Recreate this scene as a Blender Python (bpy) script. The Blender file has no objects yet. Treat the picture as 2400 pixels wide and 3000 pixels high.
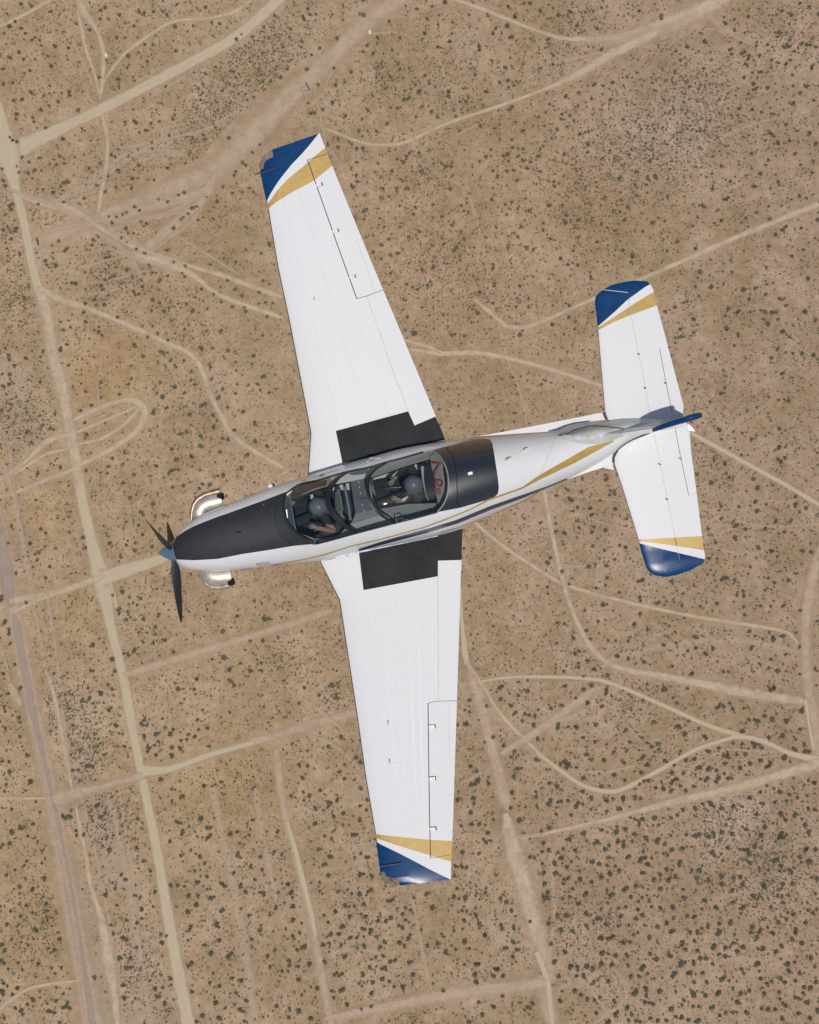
import bpy, bmesh, math, random
import numpy as np
from mathutils import Vector, Matrix, noise as mnoise
random.seed(7); rng = np.random.default_rng(7)
sc = bpy.context.scene
COL = sc.collection
# ---------------------------------------------------------------- camera, sky, sun, exposure
D = 20.0            # camera height above the aircraft (m)
Z0 = 505.0          # aircraft height above the desert (m)
S0 = 11.04 / 2400   # metres per photograph pixel at the aircraft
SG = S0 * (Z0 + D) / D
cam_d = bpy.data.cameras.new('camera'); cam = bpy.data.objects.new('camera', cam_d); COL.objects.link(cam)
cam.location = (0, 0, Z0 + D)
cam_d.sensor_fit = 'HORIZONTAL'; cam_d.sensor_width = 36.0
cam_d.lens = 36.0 * D / 11.04
cam_d.clip_start = 0.5; cam_d.clip_end = 8000
cam_d.dof.use_dof = True; cam_d.dof.focus_distance = D - 0.1; cam_d.dof.aperture_fstop = 5.6
sc.camera = cam
SUN = Vector((0.065, -0.135, 1.0)).normalized()
el = math.asin(SUN.z); az = math.atan2(SUN.x, SUN.y)
w = bpy.data.worlds.new('World'); sc.world = w; w.use_nodes = True
nt = w.node_tree; bg = nt.nodes['Background']
sky = nt.nodes.new('ShaderNodeTexSky'); sky.sky_type = 'NISHITA'; sky.sun_disc = False
sky.sun_elevation = el; sky.sun_rotation = az; sky.air_density = 1.0; sky.dust_density = 1.0
nt.links.new(sky.outputs[0], bg.inputs[0]); bg.inputs[1].default_value = 0.075
sun_d = bpy.data.lights.new('sun', 'SUN'); sun_d.energy = 2.75; sun_d.angle = math.radians(0.53); sun_d.color = (1.0, 0.965, 0.91)
sun = bpy.data.objects.new('sun', sun_d); COL.objects.link(sun)
sun.rotation_euler = SUN.to_track_quat('Z', 'Y').to_euler()
sc.view_settings.view_transform = 'Standard'; sc.view_settings.look = 'None'
sc.view_settings.exposure = 0.0; sc.view_settings.gamma = 1.0
sc.cycles.transparent_max_bounces = 24
sc.cycles.max_bounces = 8

# ---------------------------------------------------------------- helpers
def P(x, y, z=0.0):                     # photograph position -> metres, in the aircraft's own frame
    s = S0 * (D - z) / D
    return Vector(((x - 1200) * s, (1500 - y) * s, z))
def PX(v):
    s = S0 * (D - v[2]) / D
    return (v[0] / s + 1200, 1500 - v[1] / s)
def crop(ox, oy, k):
    return lambda pts: [(ox + p[0] / k, oy + p[1] / k) for p in pts]
cN = crop(430, 1300, 2.875)      # nose
cC = crop(780, 1200, 4.3125)     # cockpit
cR = crop(1030, 1200, 3.45)      # rear cockpit
cT = crop(1400, 1100, 2.4643)    # tail
cWA = crop(740, 370, 2.875); cWC = crop(840, 900, 3.45)
cWD = crop(900, 1500, 3.45); cWB = crop(1000, 2000, 3.37)
cE = crop(1700, 780, 4.3125); cF = crop(1740, 1180, 3.9925)

def nodes(m):
    m.use_nodes = True
    return m.node_tree, m.node_tree.nodes['Principled BSDF']
def setin(b, k, v):
    if k in b.inputs: b.inputs[k].default_value = v
def mat(name, col, rough=0.5, metal=0.0, coat=0.0, var=0.0, vscale=6.0, bump=0.0, bscale=60.0, lo_tone=None, spec=0.5):
    m = bpy.data.materials.new(name); nt, b = nodes(m)
    setin(b, 'Base Color', (*col, 1)); setin(b, 'Roughness', rough); setin(b, 'Metallic', metal)
    setin(b, 'Coat Weight', coat); setin(b, 'Coat Roughness', 0.08); setin(b, 'Specular IOR Level', spec)
    tc = nt.nodes.new('ShaderNodeTexCoord')
    if var or lo_tone:
        n = nt.nodes.new('ShaderNodeTexNoise'); n.inputs['Scale'].default_value = vscale; n.inputs['Detail'].default_value = 8; n.inputs['Roughness'].default_value = 0.65
        nt.links.new(tc.outputs['Object'], n.inputs['Vector'])
        cr = nt.nodes.new('ShaderNodeValToRGB')
        lo = lo_tone if lo_tone else tuple(c * (1 - var) for c in col)
        hi = tuple(min(1, c * (1 + var)) for c in col)
        cr.color_ramp.elements[0].position = 0.36; cr.color_ramp.elements[0].color = (*lo, 1)
        cr.color_ramp.elements[1].position = 0.62; cr.color_ramp.elements[1].color = (*hi, 1)
        nt.links.new(n.outputs[0], cr.inputs[0]); nt.links.new(cr.outputs[0], b.inputs['Base Color'])
        mr = nt.nodes.new('ShaderNodeMapRange'); mr.inputs[3].default_value = rough * 0.85; mr.inputs[4].default_value = min(1, rough * 1.2)
        nt.links.new(n.outputs[0], mr.inputs[0]); nt.links.new(mr.outputs[0], b.inputs['Roughness'])
    if bump:
        n2 = nt.nodes.new('ShaderNodeTexNoise'); n2.inputs['Scale'].default_value = bscale; n2.inputs['Detail'].default_value = 4
        nt.links.new(tc.outputs['Object'], n2.inputs['Vector'])
        bp = nt.nodes.new('ShaderNodeBump'); bp.inputs['Strength'].default_value = bump; bp.inputs['Distance'].default_value = 0.01
        nt.links.new(n2.outputs[0], bp.inputs['Height']); nt.links.new(bp.outputs[0], b.inputs['Normal'])
    return m

def link(name, me, mats, parent=None, smooth=False):
    o = bpy.data.objects.new(name, me); COL.objects.link(o)
    for mm in (mats if isinstance(mats, (list, tuple)) else [mats]): me.materials.append(mm)
    if parent: o.parent = parent
    if smooth:
        for p in me.polygons: p.use_smooth = True
    return o
def from_bm(name, bm, mats, parent=None, smooth=False, keep=False):
    me = bpy.data.meshes.new(name); bm.normal_update(); bm.to_mesh(me); 
    if not keep: bm.free()
    return link(name, me, mats, parent, smooth)
def tag(o, label=None, cat=None, group=None, kind=None):
    if label: o['label'] = label
    if cat: o['category'] = cat
    if group: o['group'] = group
    if kind: o['kind'] = kind
    return o
def empty(name, loc):
    o = bpy.data.objects.new(name, None); COL.objects.link(o); o.location = loc; o.empty_display_size = 0.3; return o

def inside(p, poly):
    x, y = p; c = False; n = len(poly); j = n - 1
    for i in range(n):
        xi, yi = poly[i]; xj, yj = poly[j]
        if (yi > y) != (yj > y) and x < (xj - xi) * (y - yi) / (yj - yi) + xi: c = not c
        j = i
    return c
def seg_dist(px, py, a, b):
    ax, ay = a; bx, by = b; dx, dy = bx - ax, by - ay; L = dx * dx + dy * dy
    t = 0 if L == 0 else max(0, min(1, ((px - ax) * dx + (py - ay) * dy) / L))
    return math.hypot(px - ax - t * dx, py - ay - t * dy)
CAM = Vector((0, 0, D))
def cut(bm, a, b, margin=30):           # cut the paint line a-b into the surface
    fs = []
    for f in bm.faces:
        c = PX(f.calc_center_median()); 
        if seg_dist(c[0], c[1], a, b) < margin: fs.append(f)
    if not fs: return
    es = set(); vs = set()
    for f in fs:
        es.update(f.edges); vs.update(f.verts)
    n = (P(*a) - CAM).cross(P(*b) - CAM)
    if n.length < 1e-9: return
    bmesh.ops.bisect_plane(bm, geom=fs + list(es) + list(vs), dist=1e-5, plane_co=CAM, plane_no=n.normalized())
def cut_poly(bm, poly, margin=30, closed=True):
    m = len(poly)
    for i in range(m if closed else m - 1): cut(bm, poly[i], poly[(i + 1) % m], margin)
def line(pts, wd):                      # polygon of width wd along a polyline
    L, R = [], []
    for i, p in enumerate(pts):
        a = pts[max(0, i - 1)]; b = pts[min(len(pts) - 1, i + 1)]
        dx, dy = b[0] - a[0], b[1] - a[1]; l = math.hypot(dx, dy) or 1
        nx, ny = -dy / l * wd / 2, dx / l * wd / 2
        L.append((p[0] + nx, p[1] + ny)); R.append((p[0] - nx, p[1] - ny))
    return L + R[::-1]
def split_objects(bm, key, names_mats):
    """key(face)->int ; returns one mesh per key, material index kept"""
    out = {}
    for k in names_mats:
        b2 = bm.copy()
        b2.faces.ensure_lookup_table()
        kill = [f for f in b2.faces if key(f) != k]
        bmesh.ops.delete(b2, geom=kill, context='FACES')
        out[k] = b2
    return out
def box(bm, c, s, rz=0.0, taper=1.0):
    r = bmesh.ops.create_cube(bm, size=1.0)
    M = Matrix.Translation(c) @ Matrix.Rotation(rz, 4, 'Z') @ Matrix.Diagonal((*s, 1))
    for v in r['verts']:
        if v.co.z > 0: v.co.x *= taper; v.co.y *= taper
    bmesh.ops.transform(bm, matrix=M, verts=r['verts'])
    return r['verts']
def tube(bm, path, rad, n=12, cap=True, flat=1.0):
    rings = []
    for i, p in enumerate(path):
        p = Vector(p)
        a = Vector(path[max(0, i - 1)]); b = Vector(path[min(len(path) - 1, i + 1)])
        t = (b - a).normalized(); up = Vector((0, 0, 1))
        if abs(t.z) > 0.95: up = Vector((1, 0, 0))
        s = t.cross(up).normalized(); u = s.cross(t).normalized()
        r = rad[i] if isinstance(rad, (list, tuple)) else rad
        rings.append([bm.verts.new(p + s * math.cos(k / n * 2 * math.pi) * r + u * math.sin(k / n * 2 * math.pi) * r * flat) for k in range(n)])
    for i in range(len(rings) - 1):
        for k in range(n):
            bm.faces.new((rings[i][k], rings[i][(k + 1) % n], rings[i + 1][(k + 1) % n], rings[i + 1][k]))
    if cap:
        bm.faces.new(rings[0][::-1]); bm.faces.new(rings[-1])
    return rings
def slab(bm, pts3, thick):              # plate: outline given as 3d points, thickness downwards
    t = [bm.verts.new(p) for p in pts3]; b = [bm.verts.new(Vector(p) - Vector((0, 0, thick))) for p in pts3]
    f = bm.faces.new(t); g = bm.faces.new(b[::-1]); n = len(t)
    for i in range(n): bm.faces.new((t[i], b[i], b[(i + 1) % n], t[(i + 1) % n]))
    bmesh.ops.triangulate(bm, faces=[f, g])
    bmesh.ops.recalc_face_normals(bm, faces=bm.faces)
def interp(pts, t):
    if t <= pts[0][0]: return pts[0][1]
    for a, b in zip(pts, pts[1:]):
        if t <= b[0]:
            k = (t - a[0]) / (b[0] - a[0]); return a[1] + (b[1] - a[1]) * k
    return pts[-1][1]
def smooth_interp(pts, t):              # catmull-rom in t
    n = len(pts)
    if t <= pts[0][0]: return pts[0][1]
    if t >= pts[-1][0]: return pts[-1][1]
    for i in range(n - 1):
        if t <= pts[i + 1][0]:
            x0, y0 = pts[i]; x1, y1 = pts[i + 1]; h = x1 - x0; k = (t - x0) / h
            m0 = (y1 - y0) / h if i == 0 else (y1 - pts[i - 1][1]) / (x1 - pts[i - 1][0])
            m1 = (y1 - y0) / h if i == n - 2 else (pts[i + 2][1] - y0) / (pts[i + 2][0] - x0)
            return (2*k**3 - 3*k*k + 1) * y0 + (k**3 - 2*k*k + k) * h * m0 + (-2*k**3 + 3*k*k) * y1 + (k**3 - k*k) * h * m1
# ---------------------------------------------------------------- the desert
def G(x, y, z=0.0):
    return Vector(((x - 1200) * SG, (1500 - y) * SG, z))
blobs = [  # soil patches: x, y, radius, colour shift (linear rgb multiplier)
 (700, 690, 130, (0.80, 0.82, 0.72)), (330, 2450, 260, (1.06, 1.08, 1.12)), (250, 2150, 110, (1.10, 1.14, 1.2)), (90, 1130, 110, (1.02, 1.08, 1.12)),
 (2250, 2450, 190, (1.02, 1.06, 1.18)), (2100, 2400, 120, (1.04, 1.06, 1.15)), (400, 2850, 90, (1.12, 1.16, 1.28)), (2040, 330, 150, (0.98, 1.03, 1.16)), (1900, 420, 140, (0.98, 1.02, 1.12)),
 (800, 130, 150, (1.0, 1.05, 1.05)), (610, 290, 110, (1.02, 1.07, 1.08)), (1320, 700, 260, (1.04, 0.98, 0.96)), (1500, 1000, 200, (1.02, 0.98, 0.94)), (600, 2250, 200, (1.0, .96, .86)),
 (2350, 300, 200, (1.0, 1.02, 1.04)), (1750, 2700, 200, (0.96, 0.98, 1.0)), (1980, 2150, 150, (0.94, 0.93, 0.86)), (300, 1100, 150, (1.05, .98, .8)), (140, 1480, 110, (1.0, .95, .84)),
 (240, 1800, 90, (.96, .92, .8)), (900, 1800, 300, (1.02, 1.0, .98)), (1900, 640, 200, (.98, .96, .9)), (160, 2650, 170, (1.0, .97, .88)), (650, 2350, 130, (.98, .95, .84)),
 (1450, 380, 130, (.92, .91, .84)), (480, 700, 200, (1.05, 1.02, 1.0)), (1900, 2900, 150, (.98, 1.0, 1.02)), (1200, 2750, 220, (.97, .97, .94)), (1700, 560, 160, (1.04,1.0,.98)),
]
xs = np.concatenate([[-5000, -2200, -900, -400], np.arange(-156, 157, 2.4), [400, 900, 2200, 5000]])
ys = np.concatenate([[-5000, -2200, -900, -400], np.arange(-192, 193, 2.4), [400, 900, 2200, 5000]])
nx, ny = len(xs), len(ys)
verts = [(x, y, 0.0) for y in ys for x in xs]
faces = [(j*nx+i, j*nx+i+1, (j+1)*nx+i+1, (j+1)*nx+i) for j in range(ny-1) for i in range(nx-1)]
me = bpy.data.meshes.new('ground'); me.from_pydata(verts, [], faces)
ca = me.color_attributes.new('soil', 'FLOAT_COLOR', 'POINT')
arr = np.ones((len(verts), 4), dtype=np.float32)
V = np.array(verts); px = V[:, 0] / SG + 1200; py = 1500 - V[:, 1] / SG
for bx, by, br, sh in blobs:
    wgt = np.exp(-(((px - bx) ** 2 + (py - by) ** 2) / br ** 2))
    for k in range(3): arr[:, k] *= 1 + (min(sh[k], 1.14) - 1) * wgt * 0.65
# the photograph's left side lies on paler ground than its right
lr = np.clip((1200 - px) / 1200, -1, 1) * np.clip(1.2 - np.abs(py - 1500) / 3000, 0, 1)
for k, a in enumerate((0.05, 0.05, 0.02)): arr[:, k] *= 1 + a * lr
ca.data.foreach_set('color', arr.ravel())
gm = bpy.data.materials.new('desert_soil'); nt, b = nodes(gm)
N = nt.nodes; Lk = nt.links.new
tc = N.new('ShaderNodeTexCoord')
def noise_n(scale, detail=6, rough=0.6, dist=0.0, src=None):
    n = N.new('ShaderNodeTexNoise'); n.inputs['Scale'].default_value = scale; n.inputs['Detail'].default_value = detail
    n.inputs['Roughness'].default_value = rough; n.inputs['Distortion'].default_value = dist
    Lk(src or tc.outputs['Object'], n.inputs['Vector']); return n
n1 = noise_n(0.035, 7, 0.62, 0.4); n2 = noise_n(0.35, 8, 0.7); n3 = noise_n(3.0, 6, 0.75)
r1 = N.new('ShaderNodeValToRGB'); Lk(n1.outputs[0], r1.inputs[0])
e = r1.color_ramp.elements; e[0].position = 0.36; e[0].color = (0.342, 0.237, 0.144, 1); e[1].position = 0.62; e[1].color = (0.422, 0.298, 0.200, 1)
x = e.new(0.5); x.color = (0.386, 0.268, 0.174, 1)
def mul(a, bsock, fac=1.0, kind='MULTIPLY'):
    m = N.new('ShaderNodeMix'); m.data_type = 'RGBA'; m.blend_type = kind; m.inputs[0].default_value = fac
    Lk(a, m.inputs[6]); Lk(bsock, m.inputs[7]); return m.outputs[2]
def ramp(src, p0, c0, p1, c1):
    r = N.new('ShaderNodeValToRGB'); Lk(src, r.inputs[0]); e = r.color_ramp.elements
    e[0].position = p0; e[0].color = (*c0, 1); e[1].position = p1; e[1].color = (*c1, 1); return r.outputs[0]
c = mul(r1.outputs[0], ramp(n2.outputs[0], 0.3, (0.80, 0.79, 0.76), 0.7, (1.15, 1.15, 1.15)))
c = mul(c, ramp(n3.outputs[0], 0.32, (0.72, 0.72, 0.70), 0.68, (1.22, 1.22, 1.22)))
n5 = noise_n(0.14, 6, 0.65, 0.8)
c = mul(c, ramp(n5.outputs[0], 0.36, (0.90, 0.89, 0.84), 0.64, (1.08, 1.08, 1.09)))
n6 = noise_n(1.9, 3, 0.6)
g6_ = N.new('ShaderNodeMix'); g6_.data_type = 'RGBA'; g6_.blend_type = 'OVERLAY'; g6_.inputs[0].default_value = 0.38
Lk(c, g6_.inputs[6]); Lk(n6.outputs['Color'], g6_.inputs[7]); c = g6_.outputs[2]
at = N.new('ShaderNodeAttribute'); at.attribute_name = 'soil'
c = mul(c, at.outputs['Color'])
# low grey-green annual growth: fine flecks
vo = N.new('ShaderNodeTexVoronoi'); vo.inputs['Scale'].default_value = 1.0; vo.inputs['Randomness'].default_value = 1.0
Lk(tc.outputs['Object'], vo.inputs['Vector'])
n4 = noise_n(0.06, 5, 0.6)
th = N.new('ShaderNodeMapRange'); Lk(n4.outputs[0], th.inputs[0]); th.inputs[1].default_value = 0.42; th.inputs[2].default_value = 0.66; th.inputs[3].default_value = 0.05; th.inputs[4].default_value = 0.30
ls = N.new('ShaderNodeMath'); ls.operation = 'LESS_THAN'; Lk(vo.outputs['Distance'], ls.inputs[0]); Lk(th.outputs[0], ls.inputs[1])
mx = N.new('ShaderNodeMix'); mx.data_type = 'RGBA'; fm = N.new('ShaderNodeMath'); fm.operation = 'MULTIPLY'; fm.inputs[1].default_value = 0.7
Lk(ls.outputs[0], fm.inputs[0]); Lk(fm.outputs[0], mx.inputs[0]); Lk(c, mx.inputs[6]); mx.inputs[7].default_value = (0.11, 0.095, 0.062, 1)
Lk(mx.outputs[2], b.inputs['Base Color']); setin(b, 'Roughness', 0.95); setin(b, 'Specular IOR Level', 0.1)
bp = N.new('ShaderNodeBump'); bp.inputs['Strength'].default_value = 0.5; bp.inputs['Distance'].default_value = 0.3
Lk(n2.outputs[0], bp.inputs['Height']); Lk(bp.outputs[0], b.inputs['Normal'])
ground = link('ground', me, gm); tag(ground, kind='structure')

def road_mat(name, c0, c1, opac, edge=0.5, ruts=0.0):
    m = bpy.data.materials.new(name); nt, b = nodes(m); N = nt.nodes; Lk = nt.links.new
    setin(b, 'Roughness', 0.95); setin(b, 'Specular IOR Level', 0.1)
    uv = N.new('ShaderNodeUVMap'); sp = N.new('ShaderNodeSeparateXYZ'); Lk(uv.outputs[0], sp.inputs[0])
    tc = N.new('ShaderNodeTexCoord')
    n = N.new('ShaderNodeTexNoise'); n.inputs['Scale'].default_value = 0.5; n.inputs['Detail'].default_value = 8; n.inputs['Roughness'].default_value = 0.7
    Lk(tc.outputs['Object'], n.inputs['Vector'])
    ns = N.new('ShaderNodeTexNoise'); ns.inputs['Scale'].default_value = 2.2; ns.inputs['Detail'].default_value = 6
    cb = N.new('ShaderNodeCombineXYZ'); mu = N.new('ShaderNodeMath'); mu.operation = 'MULTIPLY'; mu.inputs[1].default_value = 0.05
    Lk(sp.outputs[0], mu.inputs[0]); Lk(mu.outputs[0], cb.inputs[0]); Lk(sp.outputs[1], cb.inputs[1]); Lk(cb.outputs[0], ns.inputs['Vector'])
    r = N.new('ShaderNodeValToRGB'); e = r.color_ramp.elements; e[0].position = 0.3; e[0].color = (*c0, 1); e[1].position = 0.7; e[1].color = (*c1, 1)
    av = N.new('ShaderNodeMath'); av.operation = 'ADD'; Lk(n.outputs[0], av.inputs[0]); Lk(ns.outputs[0], av.inputs[1])
    hv = N.new('ShaderNodeMath'); hv.operation = 'MULTIPLY'; hv.inputs[1].default_value = 0.5; Lk(av.outputs[0], hv.inputs[0])
    Lk(hv.outputs[0], r.inputs[0]); Lk(r.outputs[0], b.inputs['Base Color'])
    ab = N.new('ShaderNodeMath'); ab.operation = 'ABSOLUTE'; Lk(sp.outputs[1], ab.inputs[0])
    sub = N.new('ShaderNodeMath'); sub.operation = 'SUBTRACT'; Lk(n.outputs[0], sub.inputs[0]); sub.inputs[1].default_value = 0.5
    ma = N.new('ShaderNodeMath'); ma.operation = 'MULTIPLY_ADD'; Lk(sub.outputs[0], ma.inputs[0]); ma.inputs[1].default_value = 0.9 if opac > .9 else 1.4; Lk(ab.outputs[0], ma.inputs[2])
    mr = N.new('ShaderNodeMapRange'); mr.interpolation_type = 'SMOOTHSTEP'; Lk(ma.outputs[0], mr.inputs[0])
    mr.inputs[1].default_value = edge; mr.inputs[2].default_value = 1.0; mr.inputs[3].default_value = opac; mr.inputs[4].default_value = 0.0
    last = mr.outputs[0]
    if opac < 0.9:
        nb = N.new('ShaderNodeTexNoise'); nb.inputs['Scale'].default_value = 0.22; nb.inputs['Detail'].default_value = 7; nb.inputs['Roughness'].default_value = 0.75; Lk(tc.outputs['Object'], nb.inputs['Vector'])
        mb = N.new('ShaderNodeMapRange'); Lk(nb.outputs[0], mb.inputs[0]); mb.inputs[1].default_value = 0.36; mb.inputs[2].default_value = 0.56; mb.inputs[3].default_value = 0.66; mb.inputs[4].default_value = 1.0
        mm_ = N.new('ShaderNodeMath'); mm_.operation = 'MULTIPLY'; Lk(last, mm_.inputs[0]); Lk(mb.outputs[0], mm_.inputs[1]); last = mm_.outputs[0]
    en = N.new('ShaderNodeMapRange'); Lk(sp.outputs[2], en.inputs[0])
    tr = N.new('ShaderNodeBsdfTransparent'); ms = N.new('ShaderNodeMixShader')
    Lk(last, ms.inputs[0]); Lk(tr.outputs[0], ms.inputs[1]); Lk(b.outputs[0], ms.inputs[2])
    Lk(ms.outputs[0], N['Material Output'].inputs[0])
    return m
RM = {
 'pale': road_mat('pale_graded_dirt', (0.46, 0.365, 0.243), (0.56, 0.452, 0.31), 0.92, 0.5),
 'pink': road_mat('pinkish_sand', (0.485, 0.352, 0.238), (0.575, 0.427, 0.302), 0.82, 0.25),
 'track': road_mat('worn_track_sand', (0.50, 0.375, 0.25), (0.60, 0.465, 0.325), 0.895, 0.3),
 'faint': road_mat('faint_track_sand', (0.50, 0.365, 0.245), (0.60, 0.447, 0.315), 0.66, 0.1),
 'wash': road_mat('pale_gravel_wash', (0.50, 0.39, 0.285), (0.60, 0.48, 0.355), 0.42, -0.3),
 'grey': road_mat('old_asphalt', (0.37, 0.29, 0.235), (0.43, 0.34, 0.28), 0.75, 0.45),
}
def cr_path(pts, step=12):
    out = []
    n = len(pts)
    for i in range(n - 1):
        p0 = pts[max(0, i-1)]; p1 = pts[i]; p2 = pts[i+1]; p3 = pts[min(n-1, i+2)]
        L = math.hypot(p2[0]-p1[0], p2[1]-p1[1]); k = max(1, int(L / step))
        for j in range(k):
            t = j / k; o = []
            for d in range(3):
                a, b_, c_, d_ = p0[d], p1[d], p2[d], p3[d]
                o.append(0.5 * ((2*b_) + (-a + c_) * t + (2*a - 5*b_ + 4*c_ - d_) * t*t + (-a + 3*b_ - 3*c_ + d_) * t**3))
            out.append(o)
    out.append(list(pts[-1])); return out
g1 = crop(0, 0, 2.15625); g2 = crop(800, 0, 2.15625); g3 = crop(1600, 0, 2.15625)
g4 = crop(0, 1000, 2.15625); g6 = crop(1600, 1000, 2.15625)
g7 = crop(0, 2000, 2.15625); g8 = crop(800, 2000, 2.15625); g9 = crop(1600, 2000, 2.15625)
dd = crop(0, 0, 1 / 1.3913)
roads = []   # (name, material, width px (src) or list, points)
def R(m, wd, *parts): roads.append((m, wd, sum(parts, [])))
R('pale', [34,34,34,32,34,36,60], g1([(1790,-30),(1500,225),(1200,395),(900,555),(640,690),(400,805),(60,965)]))
R('pale', [30,46,72,32,28,28,30], g1([(-60,520),(0,760),(45,960),(95,1180),(150,1400),(210,1700),(290,1990)]))
R('track', [32,32,34,38,32,32,30,30,28], g1([(250,1800),(300,1990)]), g4([(320,20),(375,220),(430,500),(480,760),(520,1000),(570,1230),(640,1470)]))
R('pale', [30,34,40,62,44,30,30,28,26,30,34,38,42,46], g4([(510,950),(545,1120),(600,1350),(645,1500),(672,1650),(700,1800),(780,2130)]), g7([(830,250),(890,560),(980,1000),(1045,1380),(1110,1750),(1160,2000),(1200,2200)]))
R('pink', [50,46,42,50,44,48,56,60], g4([(-20,1080),(30,1400),(90,1700),(160,2100)]), g7([(250,380),(350,860),(460,1480),(600,2230)]))
R('grey', [22,22,20,22,20,20,20], g4([(90,1720),(170,2150)]), g7([(245,360),(300,620),(360,900),(460,1430),(600,2230)]))
R('grey', [20,28,34,30], g4([(-30,1050),(20,1300),(50,1520),(75,1680)]))
R('pale', [24,34,40,48], g4([(1090,1350),(950,1400),(800,1445),(640,1500)]))
R('track', [20,18,18,26], g4([(660,1480),(420,1570),(250,1610),(60,1640)]))
R('track', [14,12,12], g4([(420,1570),(250,1630),(100,1700)]))
R('pink', [60,20,20,22,20,22,24,24], g7([(330,740),(600,670),(890,590)]), g7([(1100,530),(1400,430),(1725,340)]), g8([(250,262),(560,180)]))
R('pale', [40,20,16,14], g7([(900,560),(1080,545),(1300,465),(1600,380)]))
R('pink', [46,50,56,62,80,60,60,46,40,40], dd([(870,-20),(780,40),(700,118)]), g1([(1790,650),(1600,850),(1350,1080),(1150,1170),(860,1290),(600,1390),(200,1550)]))
R('pink', 34, g1([(1350,1120),(1290,1240),(1150,1380),(960,1540),(800,1640)]))
R('pink', 34, g1([(620,1400),(750,1380),(950,1300),(1180,1250),(1300,1200)]))
R('faint', 26, g1([(200,1330),(500,1190),(800,980),(1050,900),(1350,800),(1600,620)]))
R('faint', 30, g1([(600,1420),(800,1500),(1020,1680),(1150,1700)]))
R('track', [18,18,26,18,14,14,14], g1([(130,1235),(230,1275),(400,1310),(520,1360)]), g1([(640,1440),(850,1560),(1100,1650),(1400,1740),(1790,1880)]))
R('track', [20,30,24,14,14,14], g1([(760,1590),(950,1640),(1120,1690),(1250,1760),(1400,1870),(1790,2010)]))
R('track', [26,20,16,14,14,14,16,16,16,14], g1([(270,1830),(400,1900),(560,1950),(780,2040),(1000,2140)]), g4([(1200,80),(1280,190),(1330,340),(1400,470),(1500,620),(1790,800)]))
R('faint', 12, g4([(1280,170),(1450,290),(1725,400),(1850,450)]))
R('faint', 8, g4([(930,410),(1150,350),(1300,300),(1500,240),(1725,180)]))
R('faint', 8, g4([(1400,300),(1430,480),(1500,660),(1560,850)]))
R('faint', 14, g1([(480,1860),(640,1850),(900,1780),(960,1740)]))
R('faint', 9, g1([(520,1620),(440,1780),(440,1850)]))
R('track', [16,14,14,22,22,18,16,14,20], g4([(460,500),(640,415),(800,370),(890,395),(915,460),(870,560),(780,630),(690,690),(510,775)]))
R('track', [10,9,9,14], g4([(470,580),(640,510),(780,450),(860,410)]))
R('faint', 8, g4([(480,540),(620,480),(800,420)]))
R('track', [10,10,9,14], g4([(490,650),(640,615),(760,545),(880,430)]))
R('track', [22,16,12,14], g4([(440,590),(300,630),(160,760),(-30,900)]))
R('faint', 10, g4([(400,550),(280,590),(170,720),(110,830)]))
R('track', 9, g4([(430,680),(300,710),(180,780),(100,830),(-20,880)]))
R('track', [16,14,12,10], g4([(480,800),(380,845),(250,890),(110,950)]), g4([(-20,985)]))
R('faint', 9, g4([(150,810),(140,860),(180,900),(260,885)]))
R('faint', 7, g4([(680,-10),(640,130),(620,260),(625,420),(630,570)]))
R('faint', 6, g4([(470,0),(440,260),(450,370),(520,410)]))
R('faint', 6, g4([(620,180),(690,180),(700,230),(680,300),(640,340)]))
R('faint', 8, g4([(70,330),(100,375),(160,380),(290,290)]))
R('track', 10, g1([(-20,175),(150,95),(350,-15)]))
R('faint', 8, g1([(85,145),(200,370),(320,620),(370,690),(430,715),(510,690),(590,620)]))
R('track', [30,24,12,12,12,16], g1([(500,-20),(525,70),(610,190),(652,320),(650,480),(632,620)]))
R('track', 9, g1([(490,60),(515,170),(540,300),(595,460),(630,600)]))
R('faint', 8, g1([(450,-10),(455,230),(550,450),(610,590)]))
R('track', 9, g1([(650,530),(700,450),(800,330),(950,220),(1100,135),(1300,118),(1480,75),(1600,-10)]))
R('faint', 6, g1([(700,45),(900,110),(1100,130)]))
R('track', [14,12,11,11,18], g1([(645,720),(680,880),(672,1050),(645,1200),(620,1340)]))
R('faint', 10, g1([(950,620),(1230,470),(1450,560),(1725,670)]))
R('faint', 8, g1([(-10,1195),(50,1215),(90,1260)])); R('faint', 8, g1([(-10,1440),(60,1400),(110,1360)]))
R('faint', 10, g1([(60,2090),(180,2030),(290,2010)])); R('faint', 10, g1([(180,1960),(280,1940)]))
R('track', [10,10,10,10,11,14,20,34,40,40], g2([(1100,-20),(1330,60),(1500,130),(1725,215)]), g3([(120,243),(300,245),(480,225),(700,170),(900,95),(1180,-30)]))
R('faint', 34, g3([(250,260),(500,250),(750,190),(950,120)]))
R('faint', 7, g3([(920,170),(1080,195),(1200,240),(1400,320),(1720,410)]))
R('track', [8,8,8,8,10,10,10,20,26,30], g2([(330,810),(500,880),(650,915),(830,900),(1100,780),(1400,680),(1725,560)]), g3([(200,470),(420,340),(700,210)]))
R('faint', 8, g2([(120,730),(250,760),(320,800)])); R('faint', 8, g2([(260,540),(285,680),(310,800),(335,920)]))
R('faint', 7, g2([(310,680),(340,520),(390,440)]))
R('faint', 7, g2([(580,220),(700,208),(830,215),(960,310),(1060,400),(1095,600),(1130,770)]))
R('faint', 6, g2([(250,190),(340,300)])); R('faint', 6, g2([(200,250),(240,420)])); R('faint', 6, g2([(1180,190),(1330,75)]))
R('faint', 9, g2([(1215,1150),(1300,1450),(1370,1800),(1390,1960),(1440,2040)]))
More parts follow.
